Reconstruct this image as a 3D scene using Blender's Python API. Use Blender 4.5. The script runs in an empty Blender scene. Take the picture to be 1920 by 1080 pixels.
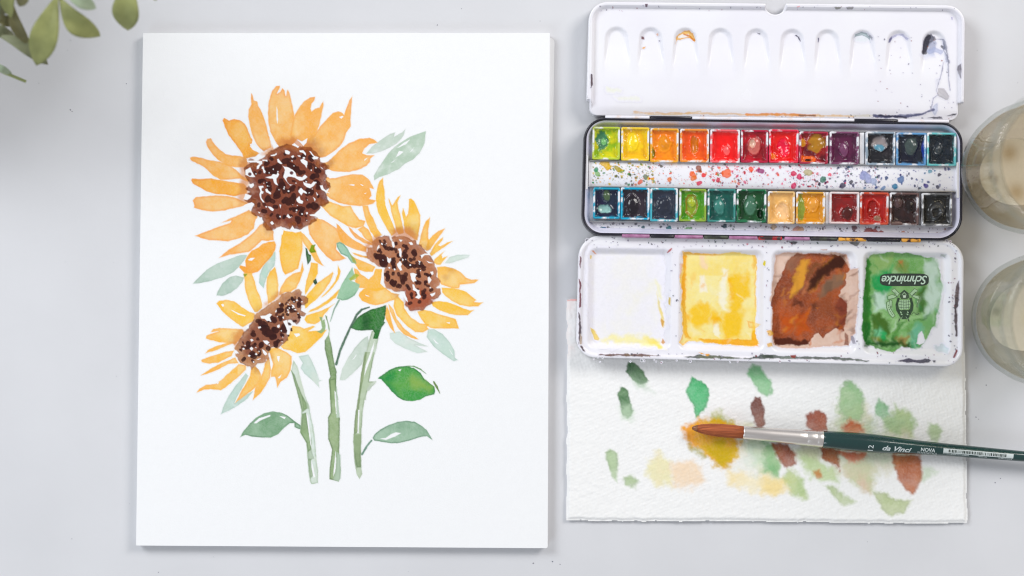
import bpy, bmesh, math, random
import numpy as np
from mathutils import Vector, Matrix

random.seed(7)
rng = np.random.default_rng(11)
scene = bpy.context.scene
COL = scene.collection

# ------------------------------------------------------------------ camera, world, lamps, exposure
PX = 0.0003          # metres on the table top per pixel of the 1920 x 1080 photograph
CAM_H = 1.10         # camera height above the table top
cam_data = bpy.data.cameras.new("camera")
cam_data.sensor_width = 36.0
cam_data.lens = 36.0 * CAM_H / (1920 * PX)
cam_data.clip_start = 0.01
cam_data.clip_end = 20.0
cam_data.dof.use_dof = True
cam_data.dof.focus_distance = CAM_H - 0.006
cam_data.dof.aperture_fstop = 3.6
cam = bpy.data.objects.new("camera", cam_data)
cam.location = (0, 0, CAM_H)
COL.objects.link(cam)
scene.camera = cam

world = bpy.data.worlds.new("World")
scene.world = world
world.use_nodes = True
bg = world.node_tree.nodes["Background"]
bg.inputs[0].default_value = (0.97, 0.98, 1.0, 1)
bg.inputs[1].default_value = 0.41


def area_light(name, loc, target, size, watts, color):
    d = bpy.data.lights.new(name, 'AREA')
    d.shape = 'SQUARE'
    d.size = size
    d.energy = watts
    d.color = color
    o = bpy.data.objects.new(name, d)
    o.location = loc
    o.rotation_euler = (Vector(target) - Vector(loc)).to_track_quat('-Z', 'Y').to_euler()
    COL.objects.link(o)
    return o


area_light("softbox_cool", (-1.35, 1.05, 1.35), (-0.05, -0.02, 0.0), 0.95, 26.5, (0.92, 0.96, 1.0))
area_light("softbox_warm", (1.40, 1.10, 1.40), (0.05, -0.02, 0.0), 0.85, 26.5, (1.0, 0.965, 0.93))
area_light("window", (-1.2, -1.5, 1.3), (-0.1, -0.05, 0.0), 0.9, 10.5, (0.78, 0.89, 1.0))  # (, 0.91, 1.0))

scene.view_settings.view_transform = 'Standard'
scene.view_settings.look = 'None'
scene.view_settings.exposure = 0.0
scene.view_settings.gamma = 1.0
scene.view_settings.use_curve_mapping = False
scene.render.engine = 'CYCLES'
scene.cycles.use_denoising = True
scene.cycles.filter_width = 1.15
scene.cycles.max_bounces = 28
scene.cycles.transmission_bounces = 26
scene.cycles.transparent_max_bounces = 12
scene.cycles.caustics_reflective = False
scene.cycles.caustics_refractive = True
scene.cycles.sample_clamp_indirect = 4.0


# ------------------------------------------------------------------ helpers
def X(px, z=0.0):
    return (px - 960.0) * PX * (1 - z / CAM_H)


def Y(py, z=0.0):
    return (540.0 - py) * PX * (1 - z / CAM_H)


def lin(c):
    c = np.asarray(c, float) / 255.0
    return np.where(c <= 0.04045, c / 12.92, ((c + 0.055) / 1.055) ** 2.4)


WREF = 0.86 / lin(247.0)


def A(*c):
    """photo colour (sRGB 0-255, evenly lit) -> base colour"""
    if len(c) == 1:
        c = c[0]
    l = lin(c) * WREF
    g = l.mean()
    return np.clip(g + (l - g) * 1.12, 0.004, 0.88)


def sstep(a, b, x):
    t = np.clip((x - a) / (b - a), 0, 1)
    return t * t * (3 - 2 * t)


def vnoise(h, w, cell, seed):
    r = np.random.default_rng(seed)
    gh, gw = int(h / cell) + 3, int(w / cell) + 3
    g = r.random((gh, gw))
    y = np.arange(h) / cell
    x = np.arange(w) / cell
    yi, xi = y.astype(int), x.astype(int)
    fy, fx = y - yi, x - xi
    fy = (fy * fy * (3 - 2 * fy))[:, None]
    fx = (fx * fx * (3 - 2 * fx))[None, :]
    a = g[np.ix_(yi, xi)]; b = g[np.ix_(yi, xi + 1)]
    c = g[np.ix_(yi + 1, xi)]; d = g[np.ix_(yi + 1, xi + 1)]
    return (a * (1 - fx) + b * fx) * (1 - fy) + (c * (1 - fx) + d * fx) * fy


def fbm(h, w, cell, seed, oct=3):
    s, amp, tot = 0, 1.0, 0
    for k in range(oct):
        s = s + amp * vnoise(h, w, max(cell, 1.01), seed + 31 * k)
        tot += amp
        amp *= 0.55
        cell *= 0.5
    return s / tot


def pts(s, ox=0.0, oy=0.0, sc=1.0):
    v = np.array([[float(a) for a in p.split(',')] for p in s.split()])
    return v / sc + np.array([ox, oy])


def sdf_poly(P, GX, GY):
    d2 = np.full(GX.shape, 1e18)
    inside = np.zeros(GX.shape, bool)
    n = len(P)
    for i in range(n):
        ax, ay = P[i]
        bx, by = P[(i + 1) % n]
        ex, ey = bx - ax, by - ay
        L = ex * ex + ey * ey + 1e-12
        t = np.clip(((GX - ax) * ex + (GY - ay) * ey) / L, 0, 1)
        dx, dy = GX - ax - t * ex, GY - ay - t * ey
        d2 = np.minimum(d2, dx * dx + dy * dy)
        c = ((ay > GY) != (by > GY))
        if abs(ey) > 1e-12:
            inside ^= c & (GX < ex * (GY - ay) / ey + ax)
    d = np.sqrt(d2)
    return np.where(inside, -d, d)


def sdf_line(P, W, GX, GY):
    best = np.full(GX.shape, 1e9)
    for i in range(len(P) - 1):
        ax, ay = P[i]; bx, by = P[i + 1]
        ex, ey = bx - ax, by - ay
        L = ex * ex + ey * ey + 1e-12
        t = np.clip(((GX - ax) * ex + (GY - ay) * ey) / L, 0, 1)
        w = W[i] + (W[i + 1] - W[i]) * t
        best = np.minimum(best, np.hypot(GX - ax - t * ex, GY - ay - t * ey) - w)
    return best


OFF = {}


def setp(o, label=None, cat=None, group=None, kind=None):
    for k, v in (("label", label), ("category", cat), ("group", group), ("kind", kind)):
        if v:
            o[k] = v
    return o


def thing(name, loc, label, cat, group=None):
    o = bpy.data.objects.new(name, None)
    o.empty_display_size = 0.01
    o.location = loc
    COL.objects.link(o)
    OFF[o] = np.array(loc, float)
    return setp(o, label, cat, group)


def holder(name, parent, label=None):
    o = bpy.data.objects.new(name, None)
    o.empty_display_size = 0.005
    COL.objects.link(o)
    o.parent = parent
    OFF[o] = OFF[parent]
    if label:
        o["label"] = label
    return o


def mesh_obj(name, V, F, mat=None, parent=None, col=None, smooth=True, label=None, kind=None):
    V = np.asarray(V, float)
    off = OFF[parent] if parent is not None else np.zeros(3)
    me = bpy.data.meshes.new(name)
    if isinstance(F, np.ndarray) and F.ndim == 2:
        nv, nf, k = len(V), len(F), F.shape[1]
        me.vertices.add(nv)
        me.vertices.foreach_set("co", (V - off).astype(np.float32).ravel())
        me.loops.add(nf * k)
        me.loops.foreach_set("vertex_index", F.astype(np.int32).ravel())
        me.polygons.add(nf)
        me.polygons.foreach_set("loop_start", np.arange(0, nf * k, k, dtype=np.int32))
        me.update(calc_edges=True)
    else:
        me.from_pydata([tuple(v) for v in (V - off)], [], [tuple(f) for f in F])
        me.update()
    if smooth:
        me.polygons.foreach_set("use_smooth", np.ones(len(me.polygons), bool))
    if col is not None:
        at = me.color_attributes.new("col", 'FLOAT_COLOR', 'POINT')
        c4 = np.ones((len(V), 4), np.float32)
        c4[:, :3] = col
        at.data.foreach_set("color", c4.ravel())
    if mat:
        me.materials.append(mat)
    o = bpy.data.objects.new(name, me)
    COL.objects.link(o)
    if parent is not None:
        o.parent = parent
    OFF[o] = off
    if label:
        o["label"] = label
    if kind:
        o["kind"] = kind
    return o


def grid_mesh(name, xs, ys, Z, mask, zref, mat, parent=None, col=None, **kw):
    """quads of a pixel grid (xs, ys photo pixels; Z heights in metres) where mask (cells) is true"""
    h, w = Z.shape
    ci, cj = np.nonzero(mask)
    a = ci * w + cj
    F = np.stack([a, a + w, a + w + 1, a + 1], 1)
    used, inv = np.unique(F, return_inverse=True)
    F = inv.reshape(F.shape)
    ui, uj = used // w, used % w
    V = np.stack([X(xs[uj], zref), Y(ys[ui], zref), Z[ui, uj]], 1)
    c = None if col is None else col[ui, uj]
    return mesh_obj(name, V, F, mat, parent, col=c, **kw)


def offset_poly(P, d):
    """inset a counter-clockwise-or-not polygon (pixels) by d towards its inside"""
    P = np.asarray(P, float)
    a = np.roll(P, 1, 0); b = np.roll(P, -1, 0)
    e1 = P - a; e2 = b - P
    e1 /= np.linalg.norm(e1, axis=1)[:, None] + 1e-9
    e2 /= np.linalg.norm(e2, axis=1)[:, None] + 1e-9
    area = 0.5 * np.sum(P[:, 0] * b[:, 1] - b[:, 0] * P[:, 1])
    s = 1.0 if area > 0 else -1.0
    n1 = np.stack([-e1[:, 1], e1[:, 0]], 1) * s
    n2 = np.stack([-e2[:, 1], e2[:, 0]], 1) * s
    m = n1 + n2
    m /= np.maximum(np.sum(m * n1, 1), 0.35)[:, None]
    return P + m * d


def rrect(c4, r, n=10):
    """rounded quad from 4 pixel corners (in order) with corner radii r"""
    c4 = [np.array(c, float) for c in c4]
    if not hasattr(r, '__len__'):
        r = [r] * 4
    out = []
    for i in range(4):
        p, a, b = c4[i], c4[i - 1], c4[(i + 1) % 4]
        u = (a - p) / np.linalg.norm(a - p)
        v = (b - p) / np.linalg.norm(b - p)
        s, e = p + u * r[i], p + v * r[i]
        cen = p + (u + v) * r[i]
        for k in range(n + 1):
            t = k / n * math.pi / 2
            out.append(cen - v * r[i] * math.cos(t) - u * r[i] * math.sin(t) if False else cen + (s - cen) * math.cos(t) + (e - cen) * math.sin(t))
    return np.array(out)


def sweep(name, P, profile, zref, mat, parent, cap_bottom=False, col=None, **kw):
    """profile: list of (inset px, z m) swept round the closed pixel outline P"""
    rings = []
    for d, z in profile:
        Q = offset_poly(P, d)
        rings.append(np.stack([X(Q[:, 0], zref), Y(Q[:, 1], zref), np.full(len(Q), z)], 1))
    n = len(P)
    V = np.concatenate(rings)
    F = []
    for k in range(len(rings) - 1):
        for i in range(n):
            j = (i + 1) % n
            F.append((k * n + i, k * n + j, (k + 1) * n + j, (k + 1) * n + i))
    if cap_bottom:
        F.append(tuple(range(n)))
    return mesh_obj(name, V, F, mat, parent, **kw)


def slab(name, P, z0, z1, zref, mat, parent, bev=0.8, bevz=None, **kw):
    """solid plate with a pixel outline and a small rounded top edge"""
    kw.setdefault("smooth", False)
    bz = bevz if bevz is not None else bev * PX
    prof = [(0, z0), (0, z1 - bz), (bev * 0.3, z1 - bz * 0.3), (bev, z1)]
    rings = []
    for d, z in prof:
        Q = offset_poly(P, d)
        rings.append(np.stack([X(Q[:, 0], zref), Y(Q[:, 1], zref), np.full(len(Q), z)], 1))
    n = len(P)
    V = np.concatenate(rings)
    F = [(k * n + i, k * n + (i + 1) % n, (k + 1) * n + (i + 1) % n, (k + 1) * n + i) for k in range(3) for i in range(n)]
    F.append(tuple(range(n)))
    F.append(tuple(range(3 * n, 4 * n)))
    return mesh_obj(name, V, F, mat, parent, **kw)


# ------------------------------------------------------------------ materials
def new_mat(name):
    m = bpy.data.materials.new(name)
    m.use_nodes = True
    nt = m.node_tree
    return m, nt, nt.nodes["Principled BSDF"]


def set_in(b, **kw):
    for k, v in kw.items():
        b.inputs[k.replace('_', ' ')].default_value = v


def noise_node(nt, scale, detail=4.0, rough=0.55, coord='Object'):
    tc = nt.nodes.new('ShaderNodeTexCoord')
    n = nt.nodes.new('ShaderNodeTexNoise')
    n.inputs['Scale'].default_value = scale
    n.inputs['Detail'].default_value = detail
    n.inputs['Roughness'].default_value = rough
    nt.links.new(tc.outputs[coord], n.inputs['Vector'])
    return n


def add_bump(nt, b, scale, dist, strength=1.0, detail=4.0):
    n = noise_node(nt, scale, detail)
    bp = nt.nodes.new('ShaderNodeBump')
    bp.inputs['Distance'].default_value = dist
    bp.inputs['Strength'].default_value = strength
    nt.links.new(n.outputs['Fac'], bp.inputs['Height'])
    nt.links.new(bp.outputs['Normal'], b.inputs['Normal'])
    return bp


def mottled(name, c0, c1, scale, rough=0.5, lo=0.35, hi=0.65, bump=None, spec=0.5, coat=0.0, metallic=0.0, r2=None):
    """two base colours mixed by noise"""
    m, nt, b = new_mat(name)
    n = noise_node(nt, scale)
    r = nt.nodes.new('ShaderNodeValToRGB')
    r.color_ramp.elements[0].position = lo
    r.color_ramp.elements[1].position = hi
    r.color_ramp.elements[0].color = (*c0, 1)
    r.color_ramp.elements[1].color = (*c1, 1)
    nt.links.new(n.outputs['Fac'], r.inputs['Fac'])
    nt.links.new(r.outputs['Color'], b.inputs['Base Color'])
    set_in(b, Roughness=rough, Metallic=metallic)
    b.inputs['Specular IOR Level'].default_value = spec
    b.inputs['Coat Weight'].default_value = coat
    if bump:
        add_bump(nt, b, bump[0], bump[1])
    if r2:
        mr = nt.nodes.new('ShaderNodeMapRange')
        mr.inputs[3].default_value, mr.inputs[4].default_value = r2
        n2 = noise_node(nt, scale * 2.3)
        nt.links.new(n2.outputs['Fac'], mr.inputs[0])
        nt.links.new(mr.outputs[0], b.inputs['Roughness'])
    return m


def vcol_mat(name, rough, bump=None, spec=0.5, coat=0.0, grain=0.04, grain_scale=900):
    """base colour from the pigment attribute, with fine grain"""
    m, nt, b = new_mat(name)
    at = nt.nodes.new('ShaderNodeAttribute')
    at.attribute_name = "col"
    n = noise_node(nt, grain_scale, 3)
    mr = nt.nodes.new('ShaderNodeMapRange')
    mr.inputs[3].default_value, mr.inputs[4].default_value = 1 - grain, 1 + grain
    nt.links.new(n.outputs['Fac'], mr.inputs[0])
    mx = nt.nodes.new('ShaderNodeVectorMath')
    mx.operation = 'SCALE'
    nt.links.new(at.outputs['Color'], mx.inputs[0])
    nt.links.new(mr.outputs[0], mx.inputs['Scale'])
    nt.links.new(mx.outputs[0], b.inputs['Base Color'])
    set_in(b, Roughness=rough)
    b.inputs['Specular IOR Level'].default_value = spec
    b.inputs['Coat Weight'].default_value = coat
    b.inputs['Coat Roughness'].default_value = 0.08
    if bump:
        add_bump(nt, b, bump[0], bump[1])
    return m


PAPER = tuple(A(247, 247, 248))
M_paper = mottled("watercolour_paper", A(247, 247, 248), A(248, 248, 249), 200, 0.85, bump=(1500, 0.00008), spec=0.2)
M_paint = vcol_mat("dry_watercolour", 0.85, bump=(1500, 0.00005), spec=0.12, grain=0.03)
M_towel = vcol_mat("paper_towel", 0.95, bump=(1100, 0.00008), spec=0.08, grain=0.02)
M_wet = vcol_mat("wet_paint", 0.24, bump=(120, 0.00004), spec=0.25, coat=0.05, grain=0.06, grain_scale=500)
M_film = vcol_mat("dried_paint_film", 0.4, spec=0.2, grain=0.06, grain_scale=700)
M_table = mottled("painted_table", A(216, 216, 219), A(222, 222, 225), 9, 0.42, bump=(240, 0.00004), spec=0.35)
M_enamel = mottled("white_enamel", A(242, 240, 247), A(246, 245, 250), 25, 0.22, spec=0.5, r2=(0.16, 0.32))
M_enamel_grey = mottled("grey_lavender_enamel", A(214, 212, 230), A(230, 228, 242), 45, 0.28, spec=0.5)  # greyer and more lavender than the lid enamel
M_black = mottled("black_enamel", A(26, 25, 34), A(40, 38, 50), 60, 0.25, spec=0.5)
M_steel = mottled("bare_steel", (0.55, 0.55, 0.57), (0.66, 0.66, 0.68), 120, 0.3, metallic=1.0)
M_pan = mottled("pan_plastic", A(236, 236, 240), A(246, 246, 248), 90, 0.35, spec=0.4)


# ------------------------------------------------------------------ pigment canvas
class Canvas:
    """pigment laid out on a photo-pixel grid of surface points; painted cells become thin film meshes"""

    def __init__(s, x0, y0, x1, y1, res, base, seed=1):
        s.xs = np.arange(x0, x1 + res, res)
        s.ys = np.arange(y0, y1 + res, res)
        s.res = res
        h, w = len(s.ys), len(s.xs)
        s.GX, s.GY = np.meshgrid(s.xs, s.ys)
        s.rgb = np.tile(np.asarray(base, float), (h, w, 1))
        s.base = np.asarray(base, float)
        s.own = np.zeros((h, w), np.int32)
        s.n_wob = (fbm(h, w, 7 / res, seed) - 0.5) * 2
        s.n_lo = fbm(h, w, 34 / res, seed + 5)
        s.n_mid = fbm(h, w, 9 / res, seed + 9)
        s.wx = (fbm(h, w, 16 / res, seed + 21) - 0.5) * 2
        s.wy = (fbm(h, w, 16 / res, seed + 27) - 0.5) * 2
        s.n_hi = vnoise(h, w, max(2.0 / res, 1.05), seed + 13)
        s.k = 0

    def box(s, P, pad):
        i0 = max(int((P[:, 1].min() - pad - s.ys[0]) / s.res), 0)
        i1 = min(int((P[:, 1].max() + pad - s.ys[0]) / s.res) + 2, len(s.ys))
        j0 = max(int((P[:, 0].min() - pad - s.xs[0]) / s.res), 0)
        j1 = min(int((P[:, 0].max() + pad - s.xs[0]) / s.res) + 2, len(s.xs))
        return slice(i0, i1), slice(j0, j1)

    def lay(s, sl, d, col, col2=None, edge=0.25, soft=0.7, wob=0.7, alpha=1.0, owner=None, edgecol=None, ew=1.3, thin=0.0, mode='over', clip=None):
        if d.size == 0:
            return
        s.k += 1
        sh = (s.k * 37 % 101, s.k * 53 % 97)
        h, w = s.n_lo.shape
        lo = np.roll(s.n_lo, sh, (0, 1))[sl]
        mid = np.roll(s.n_mid, sh, (0, 1))[sl]
        hi = s.n_hi[sl]
        dd = d + wob * s.n_wob[sl]
        cov = sstep(soft, -soft, dd)
        c = np.asarray(col, float)
        c = c if c.ndim == 3 else np.broadcast_to(c, dd.shape + (3,))
        if col2 is not None:
            t = sstep(0.28, 0.72, 0.75 * lo + 0.25 * mid)[..., None]
            c = c * (1 - t) + np.asarray(col2, float) * t
        if edge > 0:
            e = (np.exp(-((dd + ew) / ew) ** 2) * edge * sstep(0.25, 0.6, lo))[..., None]
            ec = c * 0.45 if edgecol is None else np.asarray(edgecol, float)
            c = c * (1 - e) + ec * e
        a = cov * alpha
        if thin > 0:
            a = a * (1 - thin * sstep(0.45, 0.8, mid * 0.6 + lo * 0.4))
        a = a * (0.95 + 0.1 * (hi - 0.5))
        a = np.clip(a, 0, 1)[..., None]
        if clip is not None:
            a = a * (s.own[sl] == clip)[..., None]
        if mode == 'mul':
            c = s.rgb[sl] * c
        s.rgb[sl] = s.rgb[sl] * (1 - a) + c * a
        if owner is not None:
            ow = s.own[sl]
            ow[cov > 0.04] = owner

    def poly(s, P, col, **kw):
        soft = kw.get('soft', 0.7)
        wp = kw.pop('warp', 0.0)
        cb = kw.pop('cbot', None)
        sl = s.box(P, soft + kw.get('wob', 0.7) + 2 + wp)
        if cb is not None:
            t = sstep(0.25, 1.0, (s.GY[sl] - P[:, 1].min()) / np.ptp(P[:, 1]) + 0.25 * s.wx[sl])[..., None]
            col = np.asarray(col) * (1 - t) + np.asarray(cb) * t
        s.lay(sl, sdf_poly(P, s.GX[sl] + wp * s.wx[sl], s.GY[sl] + wp * s.wy[sl]), col, **kw)

    def line(s, P, W, col, **kw):
        P = np.asarray(P, float)
        if not hasattr(W, '__len__'):
            W = [W] * len(P)
        wp = kw.pop('warp', 0.0)
        sl = s.box(P, max(W) + kw.get('soft', 0.7) + kw.get('wob', 0.7) + 2 + wp)
        s.lay(sl, sdf_line(P, W, s.GX[sl] + wp * s.wx[sl], s.GY[sl] + wp * s.wy[sl]), col, **kw)

    def lift(s, P, soft=0.7, wob=0.5, own=False):
        """bare ground showing again"""
        sl = s.box(P, soft + wob + 2)
        d = sdf_poly(P, s.GX[sl], s.GY[sl]) + wob * s.n_wob[sl]
        a = sstep(soft, -soft, d)[..., None]
        s.rgb[sl] = s.rgb[sl] * (1 - a) + s.base * a
        if own:
            ow = s.own[sl]
            ow[d < -soft * 0.5] = 0

    def cells(s, owner=None):
        o = s.own
        m = np.maximum(np.maximum(o[:-1, :-1], o[1:, :-1]), np.maximum(o[:-1, 1:], o[1:, 1:]))
        return m if owner is None else (m == owner)

    def film(s, name, owner, zfun, zref, mat, parent, **kw):
        m = s.cells(owner)
        if not m.any():
            return None
        ii = np.nonzero(m.any(1))[0]; jj = np.nonzero(m.any(0))[0]
        i0, i1, j0, j1 = ii[0], ii[-1] + 2, jj[0], jj[-1] + 2
        Z = zfun(s.GX[i0:i1, j0:j1], s.GY[i0:i1, j0:j1])
        return grid_mesh(name, s.xs[j0:j1], s.ys[i0:i1], Z, m[i0:i1 - 1, j0:j1 - 1], zref, mat, parent, col=s.rgb[i0:i1, j0:j1], **kw)


# ------------------------------------------------------------------ table
def box_px(x0, y0, x1, y1):
    return np.array([(x0, y0), (x1, y0), (x1, y1), (x0, y1)], float)


table = slab("tabletop", rrect([(-700, -560), (2620, -560), (2620, 1640), (-700, 1640)], 20, 4), -0.03, 0.0, 0.0, M_table, None, bev=6)
setp(table, kind="structure", label="smooth pale grey painted table top")

# ------------------------------------------------------------------ the painting on its pad
PZ = 0.0055
paint_root = thing("watercolor_painting", (X(645), Y(543), 0.0),
                   "white watercolour pad page with three painted orange sunflowers on green stems", "painting")
pad_out = rrect([(268, 62), (1031, 62), (1027, 1028), (255, 1023)], [1.5, 1.5, 3.5, 1.5], 3)
slab("paper_page", pad_out, PZ - 0.0006, PZ, PZ, M_paper, paint_root, bev=0.4)
slab("pad_block", offset_poly(pad_out, 1.5), 0.0, PZ - 0.0008, PZ, M_paper, paint_root, bev=0.4)
slab("backing_board", rrect([(300, 75), (1040, 69), (1038, 190), (1024, 700)], [2, 9, 2, 2], 4), 0.0003, 0.0016, PZ,
     M_paper, paint_root, bev=0.4)

TL = dict(T1=(350, 150, 5.4), T2=(600, 150, 5.4), T3=(350, 330, 5.4), T4=(600, 330, 5.4), T5=(350, 520, 5.4),
          T6=(630, 480, 5.4), T7=(360, 640, 5.4), T8=(560, 550, 5.4), S1=(460, 260, 6.0), S2=(670, 420, 6.0),
          S3=(430, 530, 6.35), G1=(430, 660, 4.1525), G2=(620, 660, 4.1545))


def tp(tile, s):
    return pts(s, *TL[tile])


cv = Canvas(352, 156, 910, 916, 1.0, PAPER, 3)
owners = []          # (name, holder key)


def own(name, key=None):
    owners.append((name, key))
    return len(owners)


OR, OR2, ORE = A(249, 180, 100), A(252, 200, 136), A(238, 140, 60)
YE, YE2, YEE = A(253, 195, 86), A(254, 211, 128), A(246, 164, 58)
PALE, PALE2, PALEE = A(213, 223, 213), A(194, 208, 194), A(160, 182, 166)
MINT, MINT2, MINTE = A(196, 212, 200), A(168, 192, 176), A(112, 158, 142)
BR, BR2, BRE = A(150, 92, 76), A(182, 128, 104), A(96, 50, 44)

# pale leaves behind the flowers
leaves_back = [
    ("T2", PALE2, PALE, "765,528 710,545 640,590 585,630 520,680 470,745 540,745 620,725 700,690 770,650 820,600 850,560 868,490 830,530 750,572"),
    ("T2", A(180, 200, 180), A(210, 222, 210), "1075,515 990,545 900,580 830,625 750,680 690,740 640,820 590,890 545,970 550,1015 600,985 700,950 800,900 860,850 950,800 1010,740 1060,640 1065,590"),
    ("T4", PALE, A(214, 228, 219), "1265,880 1310,820 1400,795 1520,797 1500,825 1400,860 1310,885"),
    ("T3", MINT, MINT2, "620,795 540,800 430,840 300,890 200,950 120,1030 60,1092 150,1085 250,1060 380,1020 480,970 530,920 580,860"),
    ("T5", MINT, MINT2, "580,0 500,-20 430,0 360,60 320,130 300,185 370,188 440,160 510,110 570,40 590,-20"),
    ("T3", A(184, 214, 200), MINT, "900,760 850,800 810,850 770,920 740,1000 730,1080 780,1140 800,1060 830,980 890,910 900,850"),
    ("T7", MINT, A(190, 214, 202), "545,320 500,380 440,450 380,540 330,630 290,740 380,700 470,650 560,580 620,505 560,530 500,570 430,625 470,540 540,420 568,350"),
    ("T7", PALE, A(198, 218, 208), "1080,150 1180,130 1220,210 1260,300 1290,390 1320,395 1280,410 1290,470 1230,410 1140,330 1100,270 1120,220"),
    ("T8", PALE, PALE2, "700,430 640,470 570,550 500,650 440,760 415,880 470,880 560,800 640,720 670,640 700,560 710,480"),
    ("T6", A(214, 228, 220), PALE, "545,780 640,760 760,840 850,880 930,915 840,910 800,900 870,940 935,970 820,985 700,940 590,880 545,830"),
    ("T6", A(206, 224, 213), A(194, 216, 204), "930,740 990,740 1080,790 1150,870 1200,960 1205,1030 1240,1055 1190,1065 1090,1000 990,920 920,820"),
]
for t, c0, c1, s in leaves_back:
    cv.poly(tp(t, s), c0, col2=c1, edge=0.42, edgecol=np.asarray(c1) * 0.72, owner=own("painted_leaf"), thin=0.3)
for t, s in [("T2", "780,690 850,635 915,600 870,650"), ("T2", "770,780 800,720 850,725 800,765"), ("T2", "905,735 955,680 930,720"),
             ("T2", "720,838 770,800 740,830"), ("T8", "545,670 590,615 560,665"), ("T6", "985,840 1040,890 1010,880"),
             ("T6", "1150,950 1190,1010 1170,990")]:
    cv.lift(tp(t, s), soft=0.5)

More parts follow.
